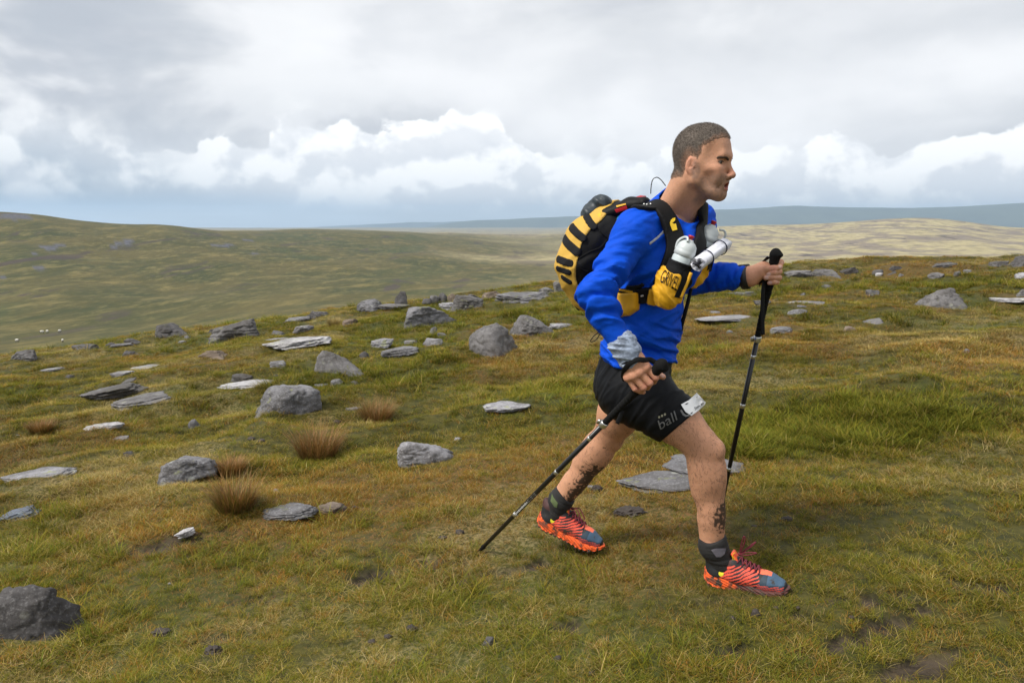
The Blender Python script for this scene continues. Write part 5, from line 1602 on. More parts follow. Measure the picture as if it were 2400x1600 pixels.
# ---- shirt
def cl(k, lo, hi): return np.clip(k, lo, hi)
SPN = unit(neckb - pel)
ua, fa = unit(elR - shR), unit(wrR - elR)
def fold_noise(p, d, fd, fo, seed, o=3):
    """ridged noise, tight across direction d and drawn out along the other two"""
    d = np.asarray(d, np.float32)
    c = p @ d
    q = p * fo + (c * (fd - fo))[..., None] * d + seed
    return 1 - 2.6 * np.abs(fbm(q, o, .4))
def shirt_field():
    f = Fld()
    low, mid, ch, upc = P(1492, 872, 2.735), P(1508, 745, 2.715), P(1540, 610, 2.695), P(1566, 530, 2.685)
    f.u(rc(low, mid, .118, .110, LF, 1.30))
    f.u(rc(mid, ch, .110, .116, LF, 1.36), .05)
    f.u(rc(ch, upc, .114, .082, LF, 1.55), .05)
    f.u(ell(P(1590, 600, 2.60), (.075, .070, .10)), .06)
    f.u(ell(P(1628, 590, 2.74), (.060, .070, .10)), .06)
    f.u(rc(neckb + vec(-.02, 0, -.035), shR + vec(0, 0, .012), .052, .052), .04)
    f.u(rc(neckb + vec(-.02, 0, -.035), shL + vec(0, 0, .012), .050, .050), .04)
    f.u(rc(neckb + vec(-.03, .01, -.05), neckb + vec(.01, 0, .012), .080, .070), .04)
    f.u(ell(shR, (.058, .058, .062)), .035); f.u(ell(shL, (.060, .060, .062)), .035)
    f.u(rc(shR, elR, .053, .045), .03)
    f.u(rc(elR, elR + (wrR - elR) * .90, .045, .035), .02)
    f.u(rc(shL, elL, .056, .050), .03)
    f.u(rc(elL, elL + (wrL - elL) * .80, .047, .041), .02)
    # creases
    def folds(p):
        a = p @ np.asarray(LF, np.float32)
        dR = segd([shR, elR, wrR])(p); armR = sstep(dR, .085, .055)
        arm_d = fold_noise(p, unit(ua * .8 + vec(.45, 0, .25)), 34, 8, 3.0)
        sN = (p - elR) @ np.asarray(SPN, np.float32)
        elb = sstep(np.linalg.norm(p - np.asarray(elR + vec(.03, 0, .01), np.float32), axis=-1), .16, .05)
        dL = segd([elL, wrL])(p); armL = sstep(dL, .08, .05)
        zz = p[..., 2]
        lowt = sstep(zz, pel[2] + .23, pel[2] + .10) * (1 - armR)
        bel = fold_noise(p, unit(vec(.42, 0, .90)), 30, 6, 11.0)
        tor = fold_noise(p, unit(vec(-.55, .2, .8)), 26, 6, 23.0) * (1 - armR)
        r = armR * sstep(np.linalg.norm(p - np.asarray(wrR, np.float32), axis=-1), .085, .14) * (.0070 + .012 * elb) * cl(arm_d, -.4, 1) + armL * .0050 * cl(fold_noise(p, unit(wrL - elL), 40, 9, 5.0), -.4, 1)
        r = r + lowt * .017 * cl(bel, -.3, 1) + (1 - lowt) * (1 - armR) * .0085 * cl(tor, -.4, 1)
        # shallow valley where the sleeve meets the side of the trunk
        return -r
    f.disp(folds)
    # neck opening, hem, cuffs
    nd = unit(h2w((0.0, 0, -.06)) - neckb)
    f.cut(rc(neckb + vec(-.008, -.004, -.010), neckb + nd * .25, .073, .090, LF, 1.12), .004)
    hem_n = np.asarray(unit(vec(-.06, 0, -1)), np.float32); hem_p = np.asarray(P(1500, 848, 2.70), np.float32)
    wv = lambda p: .010 * np.sin(p[..., 0] * 26 + 1.0) + .004 * np.sin(p[..., 0] * 61 + p[..., 1] * 30)
    dRf = segd([elR, wrR + (wrR - elR) * .3])
    f.inter(lambda p: np.where(dRf(p) < .062, -1.0, (p - hem_p) @ hem_n + wv(p)))
    return f
SHIRT = shirt_field()
_D, _lo = SHIRT.grid(.0046, pad=.05, marg=.06)
sv, sf = nets(_D, _lo, .0046)
SHC = Cache.__new__(Cache); SHC.ops = SHIRT.ops; SHC.vs = .0046; SHC.D = _D; SHC.lo = _lo; SHC.n = np.array(_D.shape); SHC.flat = _D.ravel()
shirt = part('shirt', sv, sf, M_shirt, label='blue long-sleeved jersey shirt')
SH0 = Fld(); SH0.ops = [o for o in SHIRT.ops if o[0] == 'u']      # smooth shape for straps to lie on
SHT = Fld(); SHT.ops = [o for i, o in enumerate(SH0.ops) if i not in (8, 10, 11)]      # trunk without the near arm
SH0 = Cache(SH0, .007); SHT = Cache(SHT, .007)
# reflective flash on the shoulder
fp = SHC.trace(*[np.array(t) for t in zip(*[z2(x, y) for x, y in catmull([(634, 448), (680, 412), (724, 372)], 8)])], off=.0015)
Vr, Fr = ribbon(fp, SH0.grad(fp), .010, .0012); part('reflective_stripe', Vr, Fr, M_sil)
print('shirt', time.time() - T0)

# ---- shorts
def shorts_field():
    f = Fld()
    f.u(rc(P(1492, 838, 2.735), P(1490, 905, 2.735), .110, .113, LF, 1.24))
    f.u(ell(P(1450, 900, 2.77), (.080, .10, .098)), .06)
    f.u(rc(hipR, kneeR, .090, .056), .05)
    f.u(rc(hipL, kneeL, .086, .056), .05)
    f.u(rc(hipR + vec(-.02, 0, -.03), hipR + (kneeR - hipR) * .5, .090, .078), .04)
    thR, thL = unit(kneeR - hipR), unit(kneeL - hipL)
    hemR = np.asarray(P(1606, 986, 2.58), np.float32); hemL = np.asarray(P(1456, 958, 2.86), np.float32)
    nR = np.asarray(unit(thR * .92 + vec(-.06, 0, -.10)), np.float32); nL = np.asarray(unit(vec(-.30, .1, -.92)), np.float32)
    kR, kL = np.asarray(kneeR), np.asarray(kneeL)
    dR, dL = segd([hipR, kneeR, ankR]), segd([hipL, kneeL, ankL])
    def cutf(p):
        return np.where(dR(p) < dL(p), (p - hemR) @ nR, (p - hemL) @ nL)
    def folds(p):
        s = (p - np.asarray(hipR, np.float32)) @ np.asarray(thR, np.float32)
        side = (dR(p) < dL(p))
        r = .0038 * cl(fold_noise(p, thR, 42, 10, 7.0), -.3, 1) * side * sstep(s, .23, .19) + .003 * cl(fold_noise(p, unit(vec(.8, 0, .6)), 34, 9, 2.0), -.3, 1) * ~side
        # the loose outer short ends above the tight liner
        r = r + .0055 * side * sstep(s + .012 * np.sin(p[..., 1] * 25), .232, .222)
        return -r
    f.disp(folds)
    f.inter(cutf)
    return f
SHORT = shorts_field()
_D, _lo = SHORT.grid(.0044, pad=.03, marg=.04)
ov, of = nets(_D, _lo, .0044)
SHORT_F = SHORT; SHORT = Cache.__new__(Cache); SHORT.ops = SHORT_F.ops; SHORT.vs = .0044; SHORT.D = _D; SHORT.lo = _lo; SHORT.n = np.array(_D.shape); SHORT.flat = _D.ravel()
shorts = part('shorts', ov, of, M_short, label='black lycra running shorts with grey lettering')
SHORT0 = SHORT

# ---- lettering helper: text laid on a surface
def text_mesh(txt, res=4):
    cu = bpy.data.curves.new('t', 'FONT'); cu.body = txt; cu.size = 1.0; cu.resolution_u = res
    ob = bpy.data.objects.new('t', cu); COL.objects.link(ob)
    dg = bpy.context.evaluated_depsgraph_get(); dg.update()
    me = ob.evaluated_get(dg).to_mesh()
    bm = bmesh.new(); bm.from_mesh(me); bmesh.ops.triangulate(bm, faces=bm.faces)
    for _ in range(2):
        bmesh.ops.subdivide_edges(bm, edges=[e for e in bm.edges if e.calc_length() > .18], cuts=1)
        bmesh.ops.triangulate(bm, faces=bm.faces)
    V = np.array([v.co[:] for v in bm.verts]); Fq = [tuple(v.index for v in f.verts) for f in bm.faces]
    bm.free(); ob.evaluated_get(dg).to_mesh_clear(); bpy.data.objects.remove(ob); bpy.data.curves.remove(cu)
    V = V[:, :2]; lo = V.min(0); hi = V.max(0)
    return (V - lo) / (hi - lo), Fq
def flip_to_cam(V, Fq):
    out = []
    for f in Fq:
        a, b, c = V[f[0]], V[f[1]], V[f[2]]
        out.append(f if np.cross(b - a, c - a) @ (a - CAM) < 0 else f[::-1])
    return out
def lay_text(name, txt, zf, O, e1, e2, fld, m, parent, base, off=.0025, bold=None):
    V2, Fq = text_mesh(txt)
    q = [zf(O[0] + u * e1[0] + v * e2[0], O[1] + u * e1[1] + v * e2[1]) for u, v in V2]
    px, py = np.array(q).T
    V = fld.trace(px, py, off=off)
    return part(name, V, flip_to_cam(V, Fq), m, parent, base=base, smooth=False)
def lay_poly(name, pts, zf, fld, m, parent, base, off=.0025, grid=7, th=None):
    """a printed polygon laid on a surface"""
    bm = bmesh.new()
    vs = [bm.verts.new((x, y, 0)) for x, y in pts]; bm.faces.new(vs)
    bmesh.ops.triangulate(bm, faces=bm.faces)
    L = max(np.ptp([p[0] for p in pts]), np.ptp([p[1] for p in pts])) / grid
    for _ in range(4):
        ed = [e for e in bm.edges if e.calc_length() > L]
        if not ed: break
        bmesh.ops.subdivide_edges(bm, edges=ed, cuts=1); bmesh.ops.triangulate(bm, faces=bm.faces)
    V = np.array([v.co[:2] for v in bm.verts]); bm.verts.index_update(); Fq = [tuple(v.index for v in f.verts) for f in bm.faces]; bm.free()
    px, py = np.array([zf(x, y) for x, y in V]).T
    W3 = fld.trace(px, py, off=off)
    return part(name, W3, flip_to_cam(W3, Fq), m, parent, base=base)
lay_text('lettering', 'ball', z4, (822, 1212), (196, -118), (-32, -105), SHORT, M_grayp, shorts, BASE, off=.003)
for i in range(3):
    cx, cy = 808 + i * 33, 1063 - i * 15
    lay_poly('dot', [(cx + 13 * math.cos(a), cy + 15 * math.sin(a)) for a in np.linspace(0, 6.28, 12, endpoint=False)], z4, SHORT, M_olive, shorts, BASE, off=.003, grid=3)
lay_poly('lettering', [(1048, 985), (1068, 978), (1095, 1022), (1120, 1038), (1160, 1030), (1163, 1050), (1110, 1060), (1078, 1040)], z4, SHORT, M_grayp, shorts, BASE, off=.003, grid=4)
tag_ = lay_poly('number_tag', [(1058, 918), (1150, 868), (1240, 785), (1345, 895), (1330, 925), (1255, 992), (1180, 1048), (1112, 1005)], z4, SHORT0, M_tag, shorts, BASE, off=.006)
tag_['label'] = 'creased white race tag pinned to the hem of the shorts'
lay_text('lettering', 'Steven', z4, (1222, 985), (100, -72), (-12, -34), SHORT0, M_black, tag_, BASE, off=.0075)
lay_poly('lettering', [(1228, 808), (1242, 800), (1262, 850), (1250, 862)], z4, SHORT0, M_black, tag_, BASE, off=.0075, grid=3)
lay_poly('lettering', [(1100, 920), (1122, 905), (1148, 898), (1128, 916)], z4, SHORT0, M_black, tag_, BASE, off=.0075, grid=3)
lay_poly('lettering', [(1160, 1030), (1178, 1012), (1200, 1002), (1182, 1024)], z4, SHORT0, M_black, tag_, BASE, off=.0075, grid=3)
print('shorts', time.time() - T0)

# ---- wrist wraps
bfz = Fld()
b0, b1 = wrR - fa * .044, wrR + fa * .004
bfz.u(rc(b0, b1, .0440, .0395))
bfz.u(rc(b0 + vec(.012, -.008, .006), b0 + vec(.028, -.012, -.012), .024, .024), .015)
bdir = unit(fa * .8 + vec(-.5, 0, -.3))
bfz.disp(lambda p: -.0040 * cl(fold_noise(p, bdir, 70, 10, 3.0, 2), -.5, 1))
v_, f_ = bfz.mesh(.0024, marg=.02)
part('neck_tube', v_, f_, M_buff, label='grey patterned neck tube wrapped round the right wrist')
v_, f_ = tube(catmull([wrR + fa * .010 + .0325 * (math.cos(a) * frame(fa)[0] + math.sin(a) * frame(fa)[1]) for a in np.linspace(0, 6.2832, 20)], 2), .006, 6)
part('wrist_band', v_, f_, M_black)
# ------------------------------------------------------------------ shoes and socks
def rotm(yaw, pitch, roll=0.0):
    x = vec(math.cos(pitch) * math.cos(yaw), math.cos(pitch) * math.sin(yaw), math.sin(pitch))
    y = unit(np.cross(UPV, x)); z = np.cross(x, y)
    y2 = y * math.cos(roll) + z * math.sin(roll); z2_ = np.cross(x, y2)
    return np.stack([x, y2, z2_])
XW = [0, .006, .02, .05, .11, .16, .215, .255, .280, .294, .302]
def s_w(x): return np.interp(x, XW, [.0, .018, .031, .0385, .0365, .042, .0495, .0455, .034, .019, .0])
def s_b(x): return np.interp(x, [0, .02, .05, .20, .25, .28, .302], [.022, .008, .0, .0, .009, .022, .040])
def s_t(x): return np.interp(x, [0, .03, .10, .17, .22, .27, .302], [.060, .052, .044, .036, .033, .038, .050])
def sole_fn(p):
    x, y, z = p[..., 0], p[..., 1], p[..., 2]
    b, t = s_b(x), s_t(x)
    yc = .006 * np.sin((x - .05) * 14)
    dz = np.abs(z - .5 * (b + t)) - .5 * (t - b)
    dy = np.abs(y - yc) - s_w(x) * (1 + .10 * np.sin(np.clip((z - b) / (t - b), 0, 1) * 3.14))
    dx = np.maximum(-x, x - .302)
    groove = .0016 * (np.abs(np.sin((z * 1.0 + .35 * x) * 300)) > .86) * (np.abs(dy) < .01)
    lug = .0035 * ((np.sin(x * 330) > -.1) & (z < b + .006))
    return np.maximum(np.maximum(dz, dy), dx) * .8 + groove - lug
SSC = .945
def shoe(an, O, Rm, side, muddy):
    up = Fld(); ya = (0, 1, 0)
    up.u(rc((.222, .002, .046), (.262, .002, .040), .033, .028, ya, 1.30))
    up.u(rc((.12, 0, .052), (.222, .002, .046), .036, .034, ya, 1.18), .02)
    up.u(rc((.112, 0, .080), (.20, 0, .058), .028, .022, ya, 1.05), .02)
    up.u(rc((.045, 0, .048), (.040, 0, .092), .039, .033), .02)
    up.u(rc((.05, 0, .052), (.13, 0, .052), .038, .037), .02)
    up.u(rc((.036, 0, .095), (.10, 0, .088), .034, .034), .015)
    up.u(ell((.006, 0, .108), (.010, .014, .016)), .01)
    up.cut(rc((.066, 0, .108), (.058, 0, .20), .030, .034, (1, 0, 0), 1.30), .006)
    up.inter(lambda p: s_t(p[..., 0]) - .006 - p[..., 2])
    v, f = up.mesh(.0021)
    x, y, z = v.T
    blk, navy, coral, orange = np.array([.010, .011, .013]), np.array([.016, .038, .062]), np.array([.80, .095, .055]), np.array([.85, .10, .02])
    c = np.tile(blk, (len(v), 1))
    wob = .0012 * fbm(v * 60, 2)
    t = (z - .62 * x + .0008 * np.sin(x * 200)) + wob
    st = ((t / .0125) % 1.0) < (.56 + .2 * np.sin(x * 90))
    zone = (x > .062) & (x < .205 - .35 * np.clip(z - .05, 0, 1)) & (np.abs(y) > .012) & (z < .098)
    c[zone & st] = coral
    toe = sstep(x + .25 * (np.abs(y) - .02) - .35 * (z - .05), .196, .206) > .5
    c[toe] = navy
    blu = toe & (z > .055) & (x > .225); c[blu] = c[blu] * .4 + .6 * np.array([.07, .14, .23])
    rand = toe & (z < .052) & ((((z - .25 * x) / .0075) % 1.0) < .5); c[rand] = coral * .75
    cap = x > .281; c[cap] = blk
    patch = (x > .188) & (x < .236) & (np.abs(y) < .020 - .2 * np.clip(x - .21, 0, 1)) & (z > .06); c[patch] = np.array([.88, .16, .075])
    logo = (np.hypot(x - .068, (z - .060) * .8) < .008) & (np.abs(y) > .02); c[logo] = np.array([.80, .72, .03])
    col_e = (z > .092) & (x < .10); c[col_e] = np.array([.05, .014, .012])
    e = empty('running_shoe', (0, 0, 0)); e.parent = person
    e['label'] = 'orange and navy trail running shoe on the %s foot' % side
    to = lambda q: O + SSC * (np.asarray(q) @ Rm)
    part('upper', to(v), f, M_shoe, e, cols=c)
    so = Fld(); so.u((sole_fn, vec(0, -.06, -.006), vec(.302, .06, .065)))
    v, f = so.mesh(.0021)
    x, y, z = v.T
    c = np.tile(np.array([.86, .120, .018]), (len(v), 1))
    c[(((z + .45 * x) / .016) % 1.0) < .10] *= .45
    if muddy:
        m = sstep(x - .9 * (z - .02) + .012 * fbm(v * 50, 3), .10, .135)[:, None]
        c = c + (np.array([.10, .030, .024]) - c) * m
        c[((((z - .1 * x) / .011) % 1.0) < .35) & (x > .12)] *= .35
    m = sstep(fbm(v * 38, 3) - 4 * (z - .012), .0, .4)[:, None] * .8
    c = c + (np.array([.05, .032, .022]) - c) * m
    c[z < s_b(x) + .003] = [.06, .04, .03]
    part('sole', to(v), f, M_sole, e, cols=c)
    # tongue
    tg = Fld(); tg.u(bxs((.113, 0, .116), (.006, .020, .026), .005, rotm(0, R(-38))[[2, 1, 0]] * np.array([[1], [1], [1]])))
    rt = np.stack([unit(vec(.80, 0, .60)), vec(0, 1, 0), unit(vec(-.60, 0, .80))])
    tg = Fld(); tg.u(bxs((.112, 0, .112), (.0055, .021, .028), .005, rt)); tg.u(rc((.125, 0, .095), (.19, 0, .068), .013, .012, ya, 1.5), .01)
    v, f = tg.mesh(.002); tn = part('tongue', to(v), f, M_tong, e)
    q0 = to((.112, 0, .112)); rx, ry, rz_ = rt @ Rm
    v2, f2 = text_mesh('HOKA')
    sgn = -1
    V = np.array([to((.112, 0, .112)) - ry * .0215 + rz_ * (.004 + .016 * u) + rx * (.0035 - .007 * w_) for u, w_ in v2])
    part('lettering', V, flip_to_cam(V, f2), M_yelp, tn, smooth=False)
    vv, ff = [], []
    prts = [tube([to(q) for q in catmull([(.1065, -.0225, .090), (.1015, -.0225, .125), (.104, -.0205, .138), (.110, -.0150, .139)], 4)], .0009, 5)]
    vv, ff = join(prts); part('piping', vv, ff, M_yelp, tn)
    # laces
    def top(xx, yy):
        q = np.array([[xx, yy, zz] for zz in np.linspace(.13, .04, 46)], np.float32)
        d = up.ev(q); k = np.argmax(d < .0); return q[k] + vec(0, 0, .002)
    segs = []
    xs = np.linspace(.122, .196, 6)
    for i in range(5):
        for s in (-1, 1):
            pth = [top(xs[i], s * .017), top(.5 * (xs[i] + xs[i + 1]), 0) + vec(0, 0, .011), top(xs[i + 1], -s * .017)]
            segs.append(tube([to(q) for q in catmull(pth, 5)], .0024, 6))
    for i in range(6):
        for s in (-1, 1):
            segs.append(tube([to(q) for q in (top(xs[i], s * .016), top(xs[i] - .004, s * .026))], .0023, 6))
    v, f = join(segs); part('laces', v, f, M_lace, e)
    kn = top(.120, 0) + vec(0, 0, .012)
    if muddy:
        loops = [[(0, 0, 0), (.004, -.006, .03), (.010, -.010, .062), (.014, -.012, .075), (.018, -.010, .062), (.010, -.004, .028), (.002, 0, .002)],
                 [(0, 0, 0), (.018, .006, .018), (.042, .012, .044), (.052, .013, .052)], [(0, 0, 0), (.022, -.010, .014), (.05, -.016, .024), (.062, -.018, .025)],
                 [(.052, .013, .052), (.040, .010, .036), (.012, .004, .008)], [(.062, -.018, .025), (.03, -.014, .008), (.004, -.004, 0)]]
    else:
        loops = [[(0, 0, 0), (.02, -.016, .012), (.044, -.026, -.004), (.055, -.030, -.02)], [(0, 0, 0), (.026, .004, .012), (.052, -.006, -.002), (.066, -.012, -.016)],
                 [(0, 0, 0), (.018, -.024, .004), (.034, -.032, -.018), (.04, -.034, -.034)]]
    v, f = join([tube([to(kn + vec(*q)) for q in catmull(l, 6)], .0021, 6) for l in loops] + [sphere(to(kn), .006, 8)])
    part('bow', v, f, M_lace, e)
    return up
RmR = rotm(R(-27), R(-1.5), R(2)); OR_ = P(1650, 1351, 2.605) - vec(0, 0, .012)
shoe(ankR, OR_, RmR, 'leading', True)
RmL = rotm(R(-20), R(-20), R(0)); OL_ = P(1256, 1219, 3.02) - vec(0, 0, .008)
shoe(ankL, OL_, RmL, 'trailing', False)
print('shoe base z', OR_, ground_z(OR_[0], OR_[1]), OL_)
for an, kn, O, Rm, lab, up_ in ((ankR, kneeR, OR_, RmR, 'short black and grey sock on the leading foot', .030), (ankL, kneeL, OL_, RmL, 'wet black sock on the trailing foot', .034)):
    ax = unit(an - kn); sk = Fld()
    col = O + vec(.062, 0, .075) @ Rm
    sk.u(rc(an - ax * up_, an, .0425, .0435)); sk.u(rc(an, col, .044, .040), .02)
    nA = np.asarray(-ax, np.float32); pA = np.asarray(an - ax * up_, np.float32)
    sk.inter(lambda p, nA=nA, pA=pA: (p - pA) @ nA + .006 * np.sin(p[..., 0] * 60))
    sk.disp(lambda p: -.0018 * cl(fold_noise(p, unit(ax), 90, 12, 1.0), -.5, 1))
    v, f = sk.mesh(.0026)
    so_ = part('sock', v, f, M_sock, label=lab)
    if an is ankR:
        pts = [(520, 610), (600, 585), (800, 580), (770, 690), (700, 745), (620, 745)]
        lay_poly('sock_panel', pts, z6, sk, mat('grey mesh', (.115, .105, .125), .85, noise=.3, nscale=200), so_, BASE, off=.0015, grid=5)
    else:
        pts = [(640, 220), (670, 300), (760, 420), (740, 520), (690, 500), (610, 380)]
        lay_poly('sock_panel', pts, z5, sk, mat('moss stain', (.085, .115, .045), .9, noise=.4, nscale=90), so_, BASE, off=.0015, grid=5)

# ------------------------------------------------------------------ the running pack
PB = P(1400, 705, 2.80)
pack = empty('backpack', PB)
tagp(pack, 'black and yellow striped running backpack worn on the back', 'backpack')
def ppart(name, v, f, m, parent=None, label=None, smooth=True):
    return part(name, v, f, m, parent or pack, base=PB, label=label, smooth=smooth)
YP = 2.835
def pk(x, y, Y=YP): return P(*z2(x, y), Y)
PACK = Fld()
pc = [(500, 300, .060, -.02), (420, 350, .086, 0), (318, 452, .104, .0), (262, 580, .102, .0), (262, 690, .080, .0), (258, 770, .048, 0)]
for (a, b) in zip(pc[:-1], pc[1:]):
    PACK.u(rc(pk(a[0], a[1]), pk(b[0], b[1]), a[2], b[2], LF, 1.30), .03)
PACK.disp(lambda p: -.004 * cl(fold_noise(p, unit(vec(.7, 0, -.7)), 16, 7, 2.0), -.5, 1))
PACK_F = PACK; PACK = Cache(PACK_F, .0055, .035)
v, f = nets(PACK.D, PACK.lo, PACK.vs)
main = ppart('pack_body', v, f, M_side)
# the panel on the back and its bars, laid out along his side view
HD32 = np.asarray(HD, np.float32)
def hu(q): return np.stack([q @ HD32, q[..., 2]], -1)
brd = np.array([hu(pk(x, y, 2.70).astype(np.float32)) for x, y in [(345, 262), (318, 305), (262, 365), (214, 455), (190, 560), (172, 660), (192, 790), (210, 850)]])
o_ = np.argsort(brd[:, 1])
def back_side(p): return (p @ HD32) - np.interp(p[..., 2], brd[o_, 1], brd[o_, 0])
lo_, hi_ = PACK.box(.03)
def shell(name, fn, m, parent, lo, hi, vs=.0034):
    f_ = Fld(); f_.u((fn, np.asarray(lo, float), np.asarray(hi, float)))
    v, f = f_.mesh(vs, pad=.004, marg=.004)
    return ppart(name, v, f, m, parent)
panel = shell('back_panel', lambda p: np.maximum(np.abs(PACK.ev(p) - .0005) - .0035, back_side(p)), M_must, None, lo_, (hi_[0] - .05, hi_[1], hi_[2]), .0042)
panel['label'] = 'mustard yellow mesh panel with black bars'
mid32 = np.asarray(pk(318, 452), np.float32); LF32 = np.asarray(LF, np.float32)
bars = [((195, 262), (300, 345)), ((118, 345), (240, 412)), ((62, 418), (203, 496)), ((40, 545), (158, 566)), ((40, 604), (146, 622)), ((78, 655), (142, 684))]
hw = [.0105, .0135, .0150, .0130, .0105, .0090]
for (a, b), h_ in zip(bars, hw):
    A = hu(pk(*a, 2.72).astype(np.float32)); B = hu(pk(*b, 2.72).astype(np.float32))
    def fn(p, A=A, B=B, h_=h_):
        q = hu(p); ba = B - A; pa = q - A
        t = np.clip(pa @ ba / (ba @ ba), 0, 1)
        d = np.sqrt(((pa - t[..., None] * ba) ** 2).sum(-1)) - h_
        return np.maximum(np.maximum(np.abs(PACK.ev(p) - .002) - .0042, d), (p - mid32) @ LF32 - .02)
    zc = [A[1], B[1]]
    shell('bar', fn, M_blackm, panel, (lo_[0], lo_[1], min(zc) - .02), (hi_[0] - .18, hi_[1], max(zc) + .02))
# cord lacing over the side
for pts in ([(305, 330), (340, 380), (372, 410)], [(182, 548), (260, 500), (330, 470), (372, 425)], [(180, 552), (215, 600), (262, 620)]):
    px, py = np.array([z2(*q) for q in catmull(pts, 6)]).T
    v, f = tube(PACK.trace(px, py, off=.002), .0018, 6); ppart('cord', v, f, M_black)
# dry bag strapped under the lid
db = Fld(); db.u(rc(pk(270, 262, 2.80), pk(345, 205, 2.80), .030, .026)); db.u(ell(pk(335, 200, 2.80), (.030, .030, .022)), .02); db.u(ell(pk(262, 258, 2.80), (.022, .03, .026)), .015)
db.disp(lambda p: -.005 * cl(fold_noise(p, unit(vec(.8, 0, .6)), 40, 18, 2.0), -.5, 1))
v, f = db.mesh(.003); ppart('dry_bag', v, f, M_dry, label='dark rolled dry bag strapped on top')
# lid details
lid = Fld(); lid.u(rc(pk(372, 268, 2.77), pk(520, 215, 2.74), .024, .026, LF, 1.4)); lid.u(rc(pk(520, 215, 2.74), pk(600, 200, 2.70), .026, .022, LF, 1.3), .02)
v, f = lid.mesh(.004); ppart('lid', v, f, M_side)
LIDP = Fld(); LIDP.ops = PACK_F.ops[:-1] + lid.ops
LIDP = Cache(LIDP, .006, .02)
lay_poly('red_tab', [(418, 238), (492, 214), (498, 236), (430, 258)], z2, LIDP, M_red, main, PB, off=.004, grid=4)
lay_poly('yellow_tab', [(312, 268), (335, 252), (342, 266), (322, 292)], z2, LIDP, M_yel, main, PB, off=.004, grid=3)
lay_poly('yellow_tab', [(428, 214), (486, 200), (490, 208), (432, 224)], z2, LIDP, M_yel, main, PB, off=.004, grid=3)
lay_poly('drop_mark', [(432, 296), (442, 276), (456, 288), (450, 304), (438, 306)], z2, LIDP, M_cyan, main, PB, off=.004, grid=3)
v, f = ribbon([pk(555, 172, 2.72), pk(580, 163, 2.72), pk(612, 166, 2.72)], [(0, -.5, 1)] * 3, .022, .006); ppart('red_tab', v, f, M_red)
v, f = tube(catmull([P(*z1(*q), 2.70) for q in ((98, 800), (104, 720), (120, 668), (156, 650), (192, 672), (215, 700), (236, 728))], 6), .0017, 6); ppart('hose_loop', v, f, M_pole)
v, f = tube(catmull([pk(*q, 2.80) for q in ((325, 985), (290, 1015), (272, 1045), (300, 1040), (322, 1012), (330, 980), (300, 900), (215, 830))], 6), .0016, 6); ppart('cord', v, f, M_black)
v, f = tube([pk(178, 815, 2.80), pk(205, 850, 2.80)], .007, 8); ppart('cord_lock', v, f, M_black)

def band(name, path_px, hw, m, parent=None, off=.010, th=.006, extra_pre=(), extra_post=(), zf=z2, vs=.0034, fld=None, label=None):
    """webbing that follows the shirt under it"""
    fld = fld or SH0
    px, py = np.array([zf(*q) for q in path_px]).T
    pts = fld.trace(px, py, off=off)
    path = np.array(list(extra_pre) + list(pts) + list(extra_post))
    sd_ = segd(catmull(path, 2))
    def fn(p):
        a = np.abs(fld.ev(p) - off) - th; k = a < .012
        r = a.copy(); r[k] = np.maximum(a[k], sd_(p[k]) - hw)
        return r
    o = shell(name, fn, m, parent, path.min(0) - hw - .01, path.max(0) + hw + .01, vs)
    if label: o['label'] = label
    return o
strapR = band('shoulder_strap', [(585, 212), (662, 208), (728, 262), (768, 345), (792, 425), (788, 500), (756, 590), (715, 680)], .030, M_black, off=.009, th=.008,
              extra_pre=[pk(470, 250, 2.72), pk(535, 222, 2.66)])
SH1 = Fld(); SH1.ops = SH0.ops
strapL = band('shoulder_strap', [(962, 240), (968, 300), (950, 380), (940, 460), (930, 560)], .026, M_black, off=.010, th=.008, extra_pre=[P(*z2(905, 205), 2.80)])
band('waist_belt', [(385, 770), (500, 768), (600, 765), (690, 745), (790, 720), (850, 690)], .026, M_black, off=.008, th=.006, fld=SHT)
def patch(name, poly, m, parent=None, off=.010, th=.006, zf=z2, fld=None, rnd=.006, vs=.003, label=None):
    """a padded cloth piece of a given outline, following what it lies on"""
    fld = fld or SHT
    px, py = np.array([zf(*q) for q in poly]).T
    pts = fld.trace(px, py, off=off)
    c = pts.mean(0); n_ = fld.grad(np.array([c]))[0]
    a_ = unit(np.cross(UPV, n_)); b_ = np.cross(n_, a_)
    M2 = np.stack([a_, b_]).astype(np.float32); c32 = c.astype(np.float32)
    sd2 = polysd((pts - c) @ M2.T.astype(float))
    def fn(p):
        a = np.abs(fld.ev(p) - off) - th + rnd; k = a < .016 + rnd
        b = np.full(a.shape, .02, np.float32); b[k] = sd2((p[k] - c32) @ M2.T) + rnd
        a0, b0 = np.maximum(a, 0), np.maximum(b, 0)
        far = np.abs((p - c32) @ n_.astype(np.float32)) - .09
        return np.maximum(np.sqrt(a0 * a0 + b0 * b0) + np.minimum(np.maximum(a, b), 0) - rnd, far)
    o = shell(name, fn, m, parent, pts.min(0) - .03, pts.max(0) + .03, vs)
    if label: o['label'] = label
    return o
hip = patch('hip_pocket', [(390, 742), (470, 752), (562, 748), (560, 850), (505, 888), (440, 896), (412, 845)], M_yel, off=.014, th=.014, rnd=.010, label='yellow zipped hip pocket on the belt')
patch('hip_pocket_top', [(395, 712), (545, 722), (562, 748), (470, 752), (394, 742)], M_black, off=.012, th=.008, rnd=.005)
lay_poly('zip', [(420, 716), (532, 738), (526, 752), (424, 728)], z2, SHT, M_yel, hip, PB, off=.026, grid=4)
patch('buckle_tab', [(632, 728), (690, 722), (703, 770), (668, 828), (616, 816)], M_yel, off=.022, th=.005, rnd=.004)
patch('belt_wing', [(690, 778), (760, 800), (740, 808), (688, 812), (675, 815)], M_yel, off=.013, th=.004, rnd=.003)
